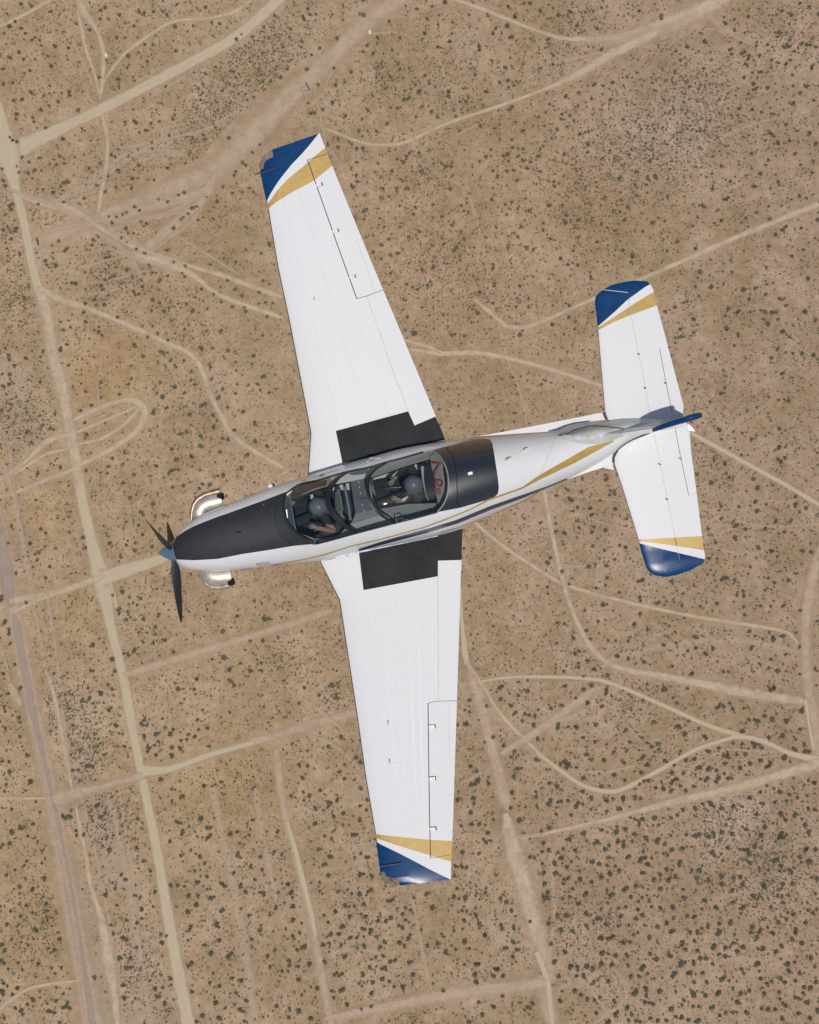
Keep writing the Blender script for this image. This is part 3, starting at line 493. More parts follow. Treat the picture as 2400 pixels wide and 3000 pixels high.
bl(g6, "1190 25 13 1020 85 13 1070 115 12 1420 105 14 1465 45 12 1560 75 11 1130 295 13 1105 330 14 1115 325 11 970 242 10 1035 380 11 1525 378 17 1535 375 13 1470 370 12 1490 205 13 1500 200 12 1405 350 11 1620 75 14 1690 90 15 1685 85 12 1595 310 10 1470 672 16 1475 665 12 1480 760 22 1505 735 20 1465 745 14 1232 720 12 1095 570 12 1100 560 11 1475 550 14 1298 615 12 1240 580 11 1570 610 10 1135 780 17 1130 770 13 1160 860 12 1305 870 13 1040 895 15 1050 890 12 958 845 13 945 655 10 1340 920 15 1335 930 13 1435 905 10 1325 1010 14 1320 1015 12 1393 1030 17 1330 1075 19 1335 1070 14 1107 1040 13 1220 1045 12 1570 1040 17 1575 1030 13 1640 1055 14 1575 980 12 1545 1135 13 1450 1140 15 1200 1165 14 1210 1160 12 1265 1190 14 1105 1120 13 1025 1185 14 1070 1272 17 1190 1245 17 1195 1240 14 1385 1185 14 1390 1180 11 1505 1205 12 1345 1305 16 1340 1305 13 1425 1325 16 1415 1325 12 1620 1325 15 1670 1330 16 1030 1370 18 1125 1500 16 1110 1505 14 1145 1495 14 1195 1510 13 1408 1497 17 1440 1530 12 1530 1505 17 1535 1510 13 1210 1605 13 1250 1605 16 1245 1580 12 1080 1660 15 975 1675 11 860 1670 12 1350 1675 12 1355 1670 11 1500 1670 15 1605 1700 12 1255 1725 13 1290 1830 15 945 1865 15 940 1870 11 1435 1870 20 1440 1880 16 1365 1880 17 1500 1865 16 1600 1930 12 740 1915 15 820 1905 13 895 1955 17 945 1940 15 1005 1975 16 1015 1980 12 1055 1940 14 800 2055 18 918 2100 16 1300 1935 14 1305 1930 12 1295 1945 11 1420 2010 13 1515 1980 12 1460 2085 19 1465 2080 15 1350 2040 11 1698 2065 18 1605 2100 12 1120 2090 12 1150 2085 12 1410 2065 11 780 1800 11 640 1825 14 815 1835 12 232 865 11 380 877 19 382 872 15 450 840 13 405 945 12 430 945 12 430 965 12 400 970 12 225 950 13 135 940 11 65 975 14 155 1000 18 165 1005 14 150 990 14 340 1005 13 285 1050 17 275 1055 14 435 1055 18 440 1060 14 290 1095 16 200 1050 12 196 1135 13 380 1192 15 375 1195 12 303 1175 13 290 1205 15 205 1175 13 210 1180 11 115 1210 15 120 1215 12 65 1200 13 65 1155 11 60 1215 10 500 1300 17 505 1305 14 465 1290 12 295 1295 14 370 1320 13 380 1415 15 270 1420 15 265 1425 12 310 1410 12 435 1375 12 110 1285 10 10 1400 17 25 1370 14 100 1455 15 385 1495 14 615 1505 18 610 1510 15 585 1520 13 790 1515 15 315 1560 19 145 1535 11 465 1585 12 590 1615 14 600 1640 12 360 1660 16 355 1665 13 385 1665 10 245 1700 12 590 1725 12 595 1720 11 325 1770 13 120 1785 13 560 1790 15 255 1830 13 175 1880 14 170 1870 11 280 1885 13 395 1890 12 440 1895 12 515 1895 18 370 1940 10 450 1985 17 455 1990 15 515 2005 15 520 2000 12 625 2030 18 620 2025 14 265 2020 15 305 2075 24 205 1955 14 200 1960 12 180 1970 12 185 1980 11 115 2085 14 205 2055 12 60 2095 10 235 2115 11 390 2110 13 65 1910 12 10 1550 12 700 1655 13 715 1650 12 865 1595 11")
bl(g7, "135 30 14 10 80 10 52 75 13 125 40 12 30 155 14 35 180 12 125 222 13 127 252 12 35 293 12 127 343 12 170 455 18 175 460 15 15 500 13 55 500 18 60 560 14 198 625 19 190 620 15 42 645 13 30 685 12 78 800 13 210 892 15 130 915 16 135 920 14 78 945 17 75 950 14 175 970 18 65 1015 16 18 1023 12 240 1005 11 228 755 12 155 1155 12 170 1130 12 265 1140 12 40 1215 13 95 1185 11 125 1290 15 210 1305 15 205 1300 12 285 1230 12 280 1250 11 170 1410 13 125 1390 10 68 1440 12 205 1455 13 133 1478 12 290 1400 16 295 1438 13 42 1530 15 110 1540 11 228 1565 17 232 1570 14 5 1415 11 75 1625 12 30 1690 15 15 1655 14 260 1555 9 345 1690 12 362 1580 10 375 1620 13 380 1625 11 115 1770 11 55 1810 11 10 1760 16 25 1770 13 205 1757 11 240 1775 12 330 1803 13 390 1800 13 90 1840 10 110 1930 15 110 1925 13 75 1970 13 10 1945 17 25 1955 15 20 1970 12 205 2000 15 215 2005 13 175 2030 13 95 2055 13 135 2070 15 130 2075 12 25 1900 14 310 2075 15 350 2085 12 360 1925 12 355 2010 13 405 1965 11 410 2045 20 425 2020 16 400 2055 13 440 2060 15 420 2040 14 25 2120 13 375 2150 12 560 35 13 710 42 12 685 12 13 635 70 22 640 65 17 567 102 16 590 130 12 520 112 15 522 108 12 690 175 14 705 160 13 738 272 17 785 403 12 600 355 9 465 555 14 550 530 15 570 525 14 590 530 12 495 550 12 435 840 15 415 855 15 445 850 13 400 845 14 610 780 18 620 775 15 665 820 14 630 850 13 480 940 14 485 965 12 530 960 14 705 720 11 870 860 11 865 1042 15 695 1058 17 690 1060 14 650 1030 12 905 1125 13 955 1192 12 765 1215 13 795 1240 15 710 1265 12 730 1300 13 670 1340 17 675 1330 14 885 1355 14 850 1345 12 790 1305 10 740 1408 12 897 1435 20 895 1430 16 802 1503 14 870 1518 15 895 1490 12 700 1530 12 715 1587 14 775 1610 18 785 1615 14 800 1630 12 1025 1640 16 1030 1645 12 865 1672 13 760 1735 16 755 1745 13 790 1720 10 825 1742 13 800 1805 16 825 1800 15 805 1800 13 890 1803 13 602 1863 16 780 1908 21 790 1993 17 980 1930 20 985 1935 15 1030 1925 12 990 1980 14 1010 1985 12 1040 2030 15 1035 2025 13 1080 1870 14 985 1320 18 980 1325 14 1055 1600 11 1018 1590 11 1125 40 17 1228 43 14 1140 130 10 1480 20 12 1455 190 12 1250 235 12 1240 240 10 1400 258 10 910 240 15 890 255 14 905 265 14 910 340 17 990 325 17 990 322 14 1080 325 17 1075 315 15 1095 300 13 1190 328 13 1235 345 15 1182 363 12 1145 365 12 1140 412 17 1085 412 16 1090 408 13 1085 463 16 1000 370 13 975 395 13 940 410 15 932 432 18 985 462 15 1010 432 10 1320 402 13 1255 295 12 1310 290 14 1045 285 12 1015 608 17 1295 650 18 1290 655 14 1150 725 17 1145 720 13 1085 672 11 1400 630 14 1270 852 17 1268 858 14 1130 885 12 1115 880 12 1145 890 11 1305 915 13 1335 915 13 1320 920 12 1325 972 18 1310 985 15 1335 965 14 1155 940 16 1150 950 13 1145 960 12 1072 1002 14 1195 908 11 1205 1060 11 1265 1100 14 1260 1095 12 1145 1095 12 1165 1085 10 1155 1130 10 1295 1143 13 1230 1190 12 1265 1185 10 1308 1225 13 1250 1260 19 1245 1262 15 1080 1280 13 1078 1285 11 1125 1280 15 1165 1285 12 1190 1345 16 1188 1350 13 1255 1345 14 1335 1360 16 1350 1358 13 1325 1360 13 1310 1305 11 1330 1305 10 1240 1400 17 1235 1405 13 1185 1445 15 1190 1450 15 1410 1435 14 1395 1445 12 1410 1275 19 1400 1270 15 1425 1285 14 1475 1205 15 1455 955 15 1450 960 12 1595 865 18 1500 945 12 1575 965 12 1510 1015 9 1500 1090 16 1505 1080 14 1520 1105 11 1645 1105 13 1585 1165 16 1610 1245 14 1555 1320 15 1525 1285 16 1520 1290 13 1660 1330 17 1665 1340 14 1655 1180 13 1670 1215 10 1525 1425 13 1570 1470 15 1205 1545 19 1210 1540 15 1195 1565 13 1370 1525 17 1365 1530 15 1295 1505 9 1390 1625 18 1385 1630 14 1335 1710 17 1330 1715 13 1295 1655 12 1190 1630 10 1450 1720 19 1440 1730 15 1465 1710 14 1210 1770 16 1205 1780 13 1190 1790 12 1470 1865 18 1465 1870 14 1525 1885 20 1530 1880 15 1345 1835 12 1215 1950 14 1210 1955 12 1380 1920 18 1390 1915 14 1325 1895 11 1360 2020 15 1375 2015 13 1425 2055 12 1510 2060 12 1520 2070 12 1285 2105 17 1260 2040 10 1385 2120 17 1540 2080 12 1500 1960 13 1560 2010 14 1555 2005 12 1705 1800 15 1690 1730 15 1650 1560 15 1635 1565 13 1615 1685 10 1590 1620 12 1245 2140 14 1545 2135 12")
bl(g8, "200 30 13 375 15 15 165 130 12 290 80 12 400 75 12 405 95 15 360 22 12 120 385 12 430 340 15 425 345 13 505 372 10 355 405 13 350 400 12 215 430 11 170 525 14 165 518 13 220 525 14 213 528 12 88 445 10 455 520 11 525 475 16 530 470 12 550 505 15 555 500 12 425 562 12 187 600 14 185 605 11 298 680 14 300 678 12 455 610 13 195 690 13 195 745 11 230 718 15 235 715 12 410 745 15 408 738 12 325 705 9 365 760 16 355 775 14 350 780 12 345 750 12 115 718 14 555 665 15 558 670 12 555 780 13 592 740 13 590 805 11 270 795 15 265 790 12 445 825 15 440 830 12 385 847 14 388 850 12 550 865 15 548 870 12 270 890 14 262 892 12 390 932 11 330 968 13 440 900 12 512 960 15 505 962 13 25 940 14 30 938 12 10 1070 13 55 1085 13 110 1050 9 288 1050 14 285 1055 11 365 1095 17 355 1100 14 330 1145 15 320 1150 12 460 1130 10 555 1080 12 520 1105 13 590 1105 14 600 1108 11 355 1220 14 350 1215 12 545 1215 16 550 1210 13 575 1210 12 625 1225 15 620 1220 12 600 1135 9 100 1270 18 95 1275 15 115 1325 15 112 1330 13 30 1330 12 295 1262 11 295 1320 11 412 1325 13 470 1310 11 550 1335 16 555 1335 13 540 1340 12 615 1310 18 620 1305 14 600 1320 13 495 1335 12 540 1300 10 25 1420 17 130 1410 16 125 1415 13 395 1445 18 400 1450 14 487 1478 20 485 1475 15 590 1478 18 585 1475 14 577 1405 17 575 1398 14 515 1410 12 460 1410 14 455 1405 11 725 1380 13 745 1378 14 760 1370 12 892 1357 13 840 1425 13 872 1435 13 820 1465 14 662 1508 15 665 1505 12 715 1508 15 710 1512 12 750 1485 16 745 1488 13 838 1500 12 795 1535 13 818 1552 14 860 1515 10 125 1500 15 130 1495 12 120 1505 10 185 1518 11 350 1515 12 320 1470 12 435 1540 17 430 1545 14 450 1545 12 420 1585 19 415 1590 15 365 1590 16 365 1595 13 490 1610 18 485 1615 14 530 1612 11 575 1560 15 565 1555 14 620 1560 15 615 1570 13 575 1605 12 610 1580 11 655 1605 12 170 1580 13 80 1555 12 125 1600 13 935 1562 11 1005 1420 17 975 1335 14 965 1345 12 1008 1425 13 1080 1608 12 1045 1645 16 1040 1650 13 975 1660 15 970 1665 12 850 1620 18 855 1615 15 795 1640 16 800 1650 13 830 1665 15 700 1640 15 708 1640 12 680 1670 15 675 1675 12 575 1665 14 570 1660 12 580 1670 11 315 1655 17 355 1645 12 435 1660 12 430 1665 11 200 1670 20 205 1665 16 185 1675 14 150 1690 13 155 1685 12 10 1690 13 230 1780 17 225 1775 14 330 1762 16 455 1730 16 450 1732 13 650 1735 13 700 1730 12 620 1750 12 615 1800 13 610 1790 12 740 1765 14 750 1760 12 770 1755 14 775 1750 12 865 1770 14 855 1770 12 880 1845 17 885 1840 14 710 1805 16 705 1800 14 690 1810 12 570 1840 15 565 1850 12 545 1775 9 630 1895 15 635 1890 13 435 1840 15 415 1850 14 390 1845 13 405 1835 12 170 1880 15 168 1875 12 165 1760 10 105 1755 14 105 1790 14 160 1790 13 60 1820 13 95 1825 11 695 1870 17 690 1875 14 735 1885 12 820 1920 17 815 1925 14 765 1920 12 540 1900 12 440 1940 20 445 1935 16 425 1945 14 625 1960 16 620 1965 14 285 1935 17 372 1945 13 185 1972 13 240 1920 11 385 1990 13 475 2030 20 470 2035 15 620 2045 13 560 2060 12 165 2075 17 160 2080 14 25 2045 14 20 2040 12 105 2055 12 240 2120 17 235 2118 13 100 2120 14 200 1950 10 1075 1940 14 1070 1945 12 1095 1700 16 1090 1705 13 1100 1715 11 1155 1685 12 1165 1750 9 1210 1635 17 1215 1630 14 1240 1680 11 1210 1780 13 1295 1780 22 1300 1775 18 1285 1780 16 1410 1810 24 1420 1805 18 1400 1805 18 1390 1850 13 1400 1855 12 1275 1845 16 1278 1840 13 1285 1890 17 1290 1895 13 1460 1850 18 1455 1855 14 1085 1830 9 1335 1595 24 1340 1590 18 1285 1480 20 1280 1470 15 1210 1500 19 1205 1505 15 1305 1525 16 1300 1528 13 1240 1525 10 1145 1570 12 1200 1560 11 1450 1560 14 1490 1580 10 1440 1535 14 1520 1545 13 1525 1560 13 1520 1645 14 1515 1635 12 1550 1690 14 1540 1685 13 1515 1730 15 1510 1725 12 1465 1675 12 1480 1600 9 1480 1675 12 1625 1505 13 1505 1440 14 1435 1360 18 1445 1365 14 1475 1385 15 1455 1340 10 1375 1270 9 1215 1360 17 1220 1350 14 1165 1300 14 1140 1355 13 1175 1365 11 1145 1350 12 1285 1330 10 1340 1325 14 1345 1300 11 1195 1440 12 1225 1445 11 1280 1425 10 1130 1405 10 1015 1420 10 1410 1215 12 1280 1280 10 1225 1280 9 1145 1225 12 1200 1305 9 1195 1165 13 1188 1160 12 1225 1168 13 1150 1155 11 1285 1195 9 1300 1080 11 1195 1075 15 1200 1070 12 1260 1080 9 1245 820 17 1250 825 13 1225 885 0.1 1170 740 16 1165 745 13 1255 890 14 1260 895 11 1305 895 15 1300 900 12 1355 950 18 1360 955 14 1190 905 12 1345 1010 14 1375 1000 12 1340 1005 11 1215 940 9 1250 525 18 1245 528 14 1290 560 14 1265 730 17 1272 725 14 1270 765 13 1280 640 18 1290 620 16 1255 645 15 1300 610 13 1360 635 14 1355 625 12 1220 265 20 1225 260 15 1170 265 14 1300 235 9 1240 110 14 1350 150 14 1350 150 11 1210 175 12 1460 400 20 1395 345 18 1390 340 14 1320 420 9 1340 375 11 1525 435 15 1505 470 12 1510 690 20 1505 695 16 1500 790 14 1500 795 12 1520 595 17 1525 600 13 1565 612 9 1395 865 11 1440 30 19 1450 20 15 1435 35 14 1505 150 15 1500 145 12 1605 55 16 1610 60 13 1550 80 13 1435 105 14 1440 100 12 1535 190 14 1575 240 12 1645 270 16 1650 265 13 1655 215 14 1620 205 11 1590 200 12 1670 355 15 1660 485 13 1540 545 14 1660 690 13 1660 720 14 1665 725 12 1665 775 11 1560 865 17 1555 870 13 1695 935 12 1710 1010 12 1580 950 9 1620 985 10 1700 1070 13 1625 1105 12 1655 1110 12 1700 1145 13 1715 1200 15 1705 1210 13 1715 1270 15 1710 1350 14 1715 1375 13 1450 1980 14 1300 2020 12 1395 2050 14 1390 2045 12 1320 2095 15 1325 2100 12 1215 2105 9 1160 2100 9 1240 2140 14 1610 2050 15 1635 2030 16 1640 2025 14 1625 2055 13 1585 2060 10")
bl(g9, "120 25 15 240 45 17 290 20 17 260 130 22 262 125 18 100 148 18 98 142 14 35 160 14 385 40 18 380 60 14 372 75 12 352 152 18 185 100 12 75 265 16 72 285 15 75 275 12 190 283 17 188 278 14 142 280 12 320 262 13 315 268 12 495 95 0.1 613 108 12 638 12 12 745 42 17 740 50 14 755 40 13 805 100 13 895 38 12 1095 150 18 1100 140 14 1080 160 13 1125 150 12 1160 130 13 1180 165 14 1250 162 12 1438 38 25 1440 30 18 1420 42 17 1617 183 22 1615 180 16 975 160 10 565 120 10 490 135 8 680 250 16 682 245 13 835 280 18 830 270 14 848 285 12 820 280 12 965 293 13 900 240 12 880 320 15 870 335 12 1005 340 20 1010 350 15 1240 305 16 1235 310 13 1340 240 17 1330 245 13 1380 210 15 1385 215 12 1425 235 15 1435 230 13 1495 330 19 1498 335 15 1410 350 15 1405 345 12 1280 238 13 1315 235 12 1605 298 14 1520 250 14 1525 240 13 1455 200 10 1570 420 18 1565 415 15 1580 425 13 1640 435 16 1660 440 15 1640 430 12 1575 358 12 1635 395 13 1630 385 11 1180 380 14 1240 388 14 1310 385 17 1320 395 14 1315 410 12 1365 412 15 1345 395 12 310 373 14 160 445 11 235 345 13 385 388 10 455 295 9 505 295 14 570 315 10 605 350 12 530 375 13 445 330 10 615 465 14 620 460 12 605 480 12 705 385 16 710 390 12 710 425 12 665 405 12 640 380 11 430 438 11 505 437 11 258 453 14 250 455 12 365 493 15 368 497 12 490 510 12 285 490 12 120 505 20 125 500 17 95 510 16 140 525 15 130 540 15 150 515 13 190 535 12 20 635 15 72 655 16 70 660 13 240 605 14 230 605 12 430 585 17 432 580 14 495 620 13 355 655 13 400 652 11 345 655 12 640 525 17 645 520 14 605 570 14 600 565 13 580 490 10 760 497 14 745 495 12 810 520 12 850 435 11 885 490 14 940 485 19 935 480 15 870 570 15 868 575 12 795 572 15 790 575 11 805 525 10 1140 465 18 1145 455 15 1125 465 14 1150 475 14 1210 452 14 1260 455 15 1030 435 16 1025 432 12 1095 410 12 1290 510 19 1285 515 15 1230 535 18 1225 540 14 1350 490 15 1360 487 12 1410 520 22 1415 515 17 1395 530 16 1505 480 21 1500 475 17 1510 465 14 975 540 20 970 535 15 1025 545 17 1030 540 14 1035 555 12 1125 510 14 1125 575 13 1080 555 13 1090 605 17 1085 610 14 1075 630 14 1155 600 15 1150 605 12 1175 605 11 1020 605 15 980 610 12 1005 620 12 825 605 15 820 610 13 800 620 13 790 640 13 805 615 11 740 668 17 742 672 13 690 665 14 790 685 15 795 680 13 848 655 13 885 680 15 882 685 12 935 655 14 620 625 14 650 620 13 640 615 12 590 640 12 285 730 17 380 745 18 385 750 14 420 735 11 485 730 18 490 725 14 488 745 12 565 728 14 598 735 14 562 722 11 95 750 14 140 745 13 75 755 11 28 745 16 20 770 17 15 765 14 195 775 20 190 785 16 205 760 14 235 768 14 230 690 15 285 800 11 385 812 12 465 798 15 455 800 13 355 835 9 155 835 14 65 830 12 20 920 13 250 875 8 865 805 14 860 800 12 945 795 16 940 790 13 990 770 12 1045 765 16 1035 760 14 1055 780 13 1105 790 14 1185 780 16 1180 785 12 1205 805 10 1240 785 11 830 835 13 790 855 12 1325 835 19 1330 830 15 1480 830 17 1485 825 13 1250 730 0.1 1290 720 23 1285 725 18 1475 695 17 1472 690 14 1395 650 11 1440 670 12 1355 690 12 1360 760 12 1375 765 12 1445 760 14 1520 745 14 1535 705 14 1590 725 12 1655 800 18 1660 795 14 1700 800 15 1695 805 12 1575 835 17 1570 845 13 1690 630 18 1700 635 15 1655 620 12 1565 605 12 605 860 16 610 865 12 530 855 12 560 862 12 585 880 15 590 890 13 685 858 17 690 850 13 505 930 17 500 925 13 445 945 17 448 940 14 450 910 12 350 930 14 355 925 12 240 955 20 245 950 15 555 960 16 145 995 20 140 990 15 150 985 14 170 970 10 320 1005 16 305 1020 15 325 1000 12 260 1000 11 400 1030 15 375 1050 16 380 1055 13 455 1000 15 450 1010 12 490 1035 19 492 1030 15 490 1005 13 635 990 20 640 985 15 625 975 12 705 995 19 700 1010 18 710 985 14 700 1005 14 752 1018 15 545 1005 12 715 900 12 795 1058 16 790 1062 12 740 1080 12 768 1090 12 860 1050 15 865 1045 13 885 1035 10 920 1035 10 888 962 12 785 965 12 1110 945 16 1112 948 13 1175 950 18 1178 955 15 1060 975 11 1055 945 14 1035 970 16 1020 975 13 970 960 15 945 975 16 940 965 13 1150 1040 20 1152 1045 15 1050 1075 18 1045 1080 14 1065 1090 14 1055 1065 12 1225 1055 14 1250 1060 13 1285 1080 17 1280 1075 13 1320 1035 15 1325 1030 12 1120 1125 12 1290 1140 15 1275 1060 13 1380 915 16 1385 910 13 1360 965 17 1355 960 13 1265 925 14 1515 870 14 1510 865 12 1635 900 15 1640 895 13 1660 943 16 1655 945 12 1480 965 24 1490 950 20 1470 985 18 1500 975 17 1645 1050 24 1650 1045 18 1705 1055 16 1445 1125 21 1440 1130 16 1460 1120 15 1600 1105 15 1660 1130 20 1655 1140 16 1670 1125 15 1545 1190 20 1550 1195 16 1535 1185 14 1490 1165 14 1710 1240 17 1715 1235 14 1405 1185 10 20 1060 17 15 1055 14 80 1075 12 110 1050 12 185 1060 14 190 1055 12 100 1105 17 95 1110 13 130 1165 15 55 1145 17 50 1135 14 60 1205 17 65 1200 13 160 1130 12 205 1110 9 210 1190 12 295 1135 20 290 1130 16 335 1145 15 340 1140 12 400 1105 14 385 1155 12 440 1160 14 465 1190 14 460 1195 12 405 1205 17 408 1210 13 525 1100 18 530 1095 14 515 1105 14 615 1068 12 600 1120 20 605 1115 16 590 1125 16 625 1105 14 645 1150 17 640 1145 14 665 1110 13 610 1205 15 612 1200 12 845 1145 18 850 1135 15 840 1155 14 720 1215 14 722 1210 13 680 1245 16 685 1240 13 760 1180 15 765 1185 12 795 1185 12 820 1225 15 815 1220 13 770 1250 16 775 1245 13 970 1185 17 968 1190 14 920 1180 12 985 1155 11 955 1235 16 950 1240 14 1030 1250 15 1025 1240 12 1110 1225 16 1105 1220 13 1110 1275 16 1115 1270 14 1185 1235 15 1225 1230 14 1230 1225 12 1240 1275 17 1245 1270 13 1375 1280 19 1380 1275 15 1385 1295 15 1495 1275 16 1500 1270 13 1560 1270 15 1555 1275 12 1180 1310 15 1175 1315 13 1245 1420 20 1248 1415 16 1240 1425 14 1180 1390 16 1185 1385 13 1075 1418 17 1070 1422 14 1000 1380 17 1005 1375 13 870 1355 15 875 1365 15 795 1305 10 805 1420 18 800 1425 14 720 1430 15 725 1425 13 570 1285 16 565 1290 13 500 1305 20 510 1300 16 490 1310 15 350 1230 15 355 1225 12 285 1262 15 290 1258 12 215 1245 16 220 1240 13 170 1305 14 115 1245 14 112 1270 13 140 1235 13 190 1265 11 250 1335 20 260 1330 16 240 1345 15 410 1345 17 405 1350 14 425 1335 13 385 1315 11 535 1355 15 538 1350 11 605 1360 12 640 1345 10 580 1385 12 580 1435 13 585 1430 11 650 1380 11 725 1300 15 720 1305 13 200 1395 20 205 1400 15 150 1355 12 110 1365 12 10 1330 16 8 1360 18 15 1355 15 390 1395 11 350 1430 12 345 1435 11 460 1430 13 475 1470 14 470 1480 13 255 1460 19 250 1455 15 260 1465 14 130 1470 15 128 1465 13 70 1470 14 72 1460 12 505 1415 12 500 1420 11 570 1490 16 575 1495 13 605 1470 14 610 1465 13 665 1415 12 935 1485 18 938 1480 14 895 1475 12 940 1442 10 1308 1350 16 1305 1345 13 1350 1340 9 1405 1370 10 1465 1345 14 1460 1348 12 1490 1340 11 1495 1390 13 1530 1340 13 1560 1468 19 1565 1465 14 1525 1455 11 1465 1515 15 1470 1510 13 1515 1495 14 1640 1515 15 1635 1520 12 1685 1460 14 1690 1455 12 1655 1440 14 1710 1430 14 1705 1335 12 330 1490 15 320 1495 13 345 1495 12 255 1535 14 250 1532 12 375 1530 18 380 1525 14 455 1538 12 522 1532 12 625 1535 12 705 1545 16 708 1540 13 760 1510 18 762 1520 14 800 1485 13 95 1565 15 90 1560 12 165 1565 14 20 1525 16 15 1520 13 350 1615 20 345 1610 16 405 1615 20 425 1605 18 390 1620 14 485 1640 18 490 1645 14 530 1640 14 555 1595 12 580 1580 12 655 1605 14 650 1615 12 800 1570 18 805 1565 15 790 1575 14 915 1575 18 910 1580 14 955 1580 17 960 1570 14 985 1550 13 1018 1543 14 1092 1520 14 1095 1525 12 1165 1518 19 1170 1510 15 1160 1525 14 1100 1580 20 1095 1575 16 1080 1590 14 1305 1545 16 1300 1550 13 1355 1565 15 1360 1560 12 1290 1580 12 1400 1545 11 1430 1580 15 1435 1590 13 1575 1570 22 1580 1560 17 1570 1580 15 1555 1625 15 1620 1645 17 1615 1650 14 1490 1660 17 1488 1665 14 1335 1610 15 1330 1615 12 1375 1680 16 1370 1685 13 1340 1680 12 1450 1700 15 1455 1695 13 1245 1670 17 1240 1675 13 1210 1700 15 1215 1695 13 1180 1645 13 1205 1630 10 1135 1670 15 1130 1672 12 1060 1670 20 1055 1680 17 1065 1660 15 1095 1715 14 1130 1730 16 1135 1735 13 860 1650 20 855 1660 18 865 1640 16 880 1690 15 960 1695 14 955 1690 12 940 1630 15 30 1645 19 32 1650 15 118 1705 18 120 1700 14 360 1710 20 365 1705 15 350 1715 14 515 1725 17 510 1720 14 440 1720 17 445 1730 14 660 1712 16 655 1715 13 785 1725 17 790 1730 14 700 1745 15 695 1750 13 850 1775 20 855 1765 16 845 1785 15 880 1770 14 935 1770 17 930 1775 14 975 1740 16 970 1745 13 1010 1745 15 1052 1778 13 350 1775 16 345 1778 13 155 1785 18 150 1800 17 160 1790 14 200 1792 18 198 1795 14 260 1795 17 258 1790 13 295 1805 16 298 1810 13 55 1765 17 60 1755 14 80 1855 19 82 1850 15 420 1780 16 415 1785 13 515 1785 15 610 1800 20 615 1795 16 605 1810 15 640 1840 13 535 1858 18 538 1855 14 590 1860 14 810 1850 21 815 1840 17 800 1860 16 905 1835 20 910 1830 16 900 1840 15 985 1835 18 988 1830 14 1115 1870 21 1120 1865 16 1105 1875 15 1155 1880 12 1010 1895 18 1015 1890 14 935 1895 14 1240 1815 18 1235 1810 14 1250 1835 13 1335 1780 21 1340 1775 17 1325 1785 15 1525 1775 24 1530 1770 18 1520 1780 17 1570 1768 18 1535 1820 17 1530 1815 13 1360 1868 18 1358 1870 14 1430 1890 14 1510 1893 14 1480 1870 15 1575 1885 15 1400 1905 14 1395 1900 13 1605 1835 16 1705 1890 16 1670 1735 17 1700 1795 13 195 1850 15 235 1855 17 240 1850 14 300 1895 15 395 1885 16 390 1890 13 180 1945 17 185 1940 14 220 1970 15 225 1975 12 260 2000 15 305 2005 15 342 1985 13 85 2005 18 88 2010 14 565 1955 20 560 1965 17 570 1950 15 630 1930 15 635 1945 13 635 1975 14 720 1945 17 715 1955 14 820 1955 11 930 1965 22 935 1975 17 925 1960 16 1005 1980 18 1010 1975 14 1085 1960 21 1090 1955 16 1080 1970 15 1180 1930 12 1225 1965 18 1230 1960 14 1210 2015 17 1215 2020 14 1380 1970 15 1375 1960 13 1285 1945 15 1475 1955 14 1475 1998 12 1635 1925 17 1670 1925 17 1665 1930 13 1625 1960 15 1605 2000 15 1650 2025 20 1645 2020 15 1505 2035 18 1515 2040 16 1495 2030 14 1575 1990 14 435 2015 16 430 2010 13 515 2050 17 518 2055 13 620 2015 16 625 2020 13 680 2028 18 675 2030 14 660 2025 13 790 2065 17 795 2060 13 855 2035 13 870 2005 14 965 2045 13 930 2045 13 1055 2050 15 1040 2055 14 1360 2065 15 1400 2065 16 1405 2060 13 1445 2065 14 1490 2120 17 1665 2115 18 1670 2120 14 1595 2085 18 1590 2090 14 1715 2075 17 1720 2070 14 440 2090 22 450 2080 18 435 2100 16 320 2090 15 395 2140 22 400 2130 18 385 2150 17 520 2130 15 570 2135 14 660 2120 14 705 2140 17 760 2130 14 820 2110 15 860 2110 15 850 2120 14 905 2130 15 960 2135 16 945 2140 14 1100 2105 15 1135 2085 14 1265 2085 17 1270 2090 14 1180 2085 13 540 2095 14 595 2140 13")
B = [b for b in B if b[2] > 1]
DEN = [(770, 150, 110, 9), (650, 330, 90, 6), (180, 2080, 70, 8), (250, 2180, 60, 9), (220, 2330, 60, 7), (330, 2400, 70, 6), (60, 1230, 80, 8), (400, 2850, 70, 8), (2050, 330, 130, 5), (1900, 430, 130, 4), (340, 790, 60, 8), (560, 420, 60, 5), (580, 1160, 80, 3), (1290, 760, 120, 4), (1720, 560, 110, 5), (1330, 240, 110, 3), (1130, 250, 60, 4), (2270, 2560, 110, 5), (2140, 2420, 110, 4), (1700, 2700, 100, 3), (1660, 60, 50, 3), (1650, 170, 60, 4), (60, 850, 60, 6), (1450, 880, 90, 3), (150, 620, 60, 4), (2300, 90, 70, 4), (1850, 2050, 60, 4), (2080, 1350, 60, 4), (200, 60, 60, 2), (920, 380, 0.1, 0), (500, 900, 70, 3), (130, 2700, 80, 4), (1250, 520, 80, 3), (980, 2060, 50, 4), (560, 1000, 60, 4), (850, 1950, 60, 3)]
def density(x, y):
    d = 1.05 + 1.2 * max(0, mnoise.noise(Vector((x * 0.012, y * 0.012, 3.1))) + 0.15)
    for cx, cy, r, a in DEN:
        q = ((x - cx) ** 2 + (y - cy) ** 2) / (r * r)
        if q < 5: d += a * math.exp(-q)
    return d
nB = len(B)
def roadfree(x, y):
    i, j = int(y / 8), int(x / 8)
    return not (0 <= i < 375 and 0 <= j < 300) or not RMASK[i, j]
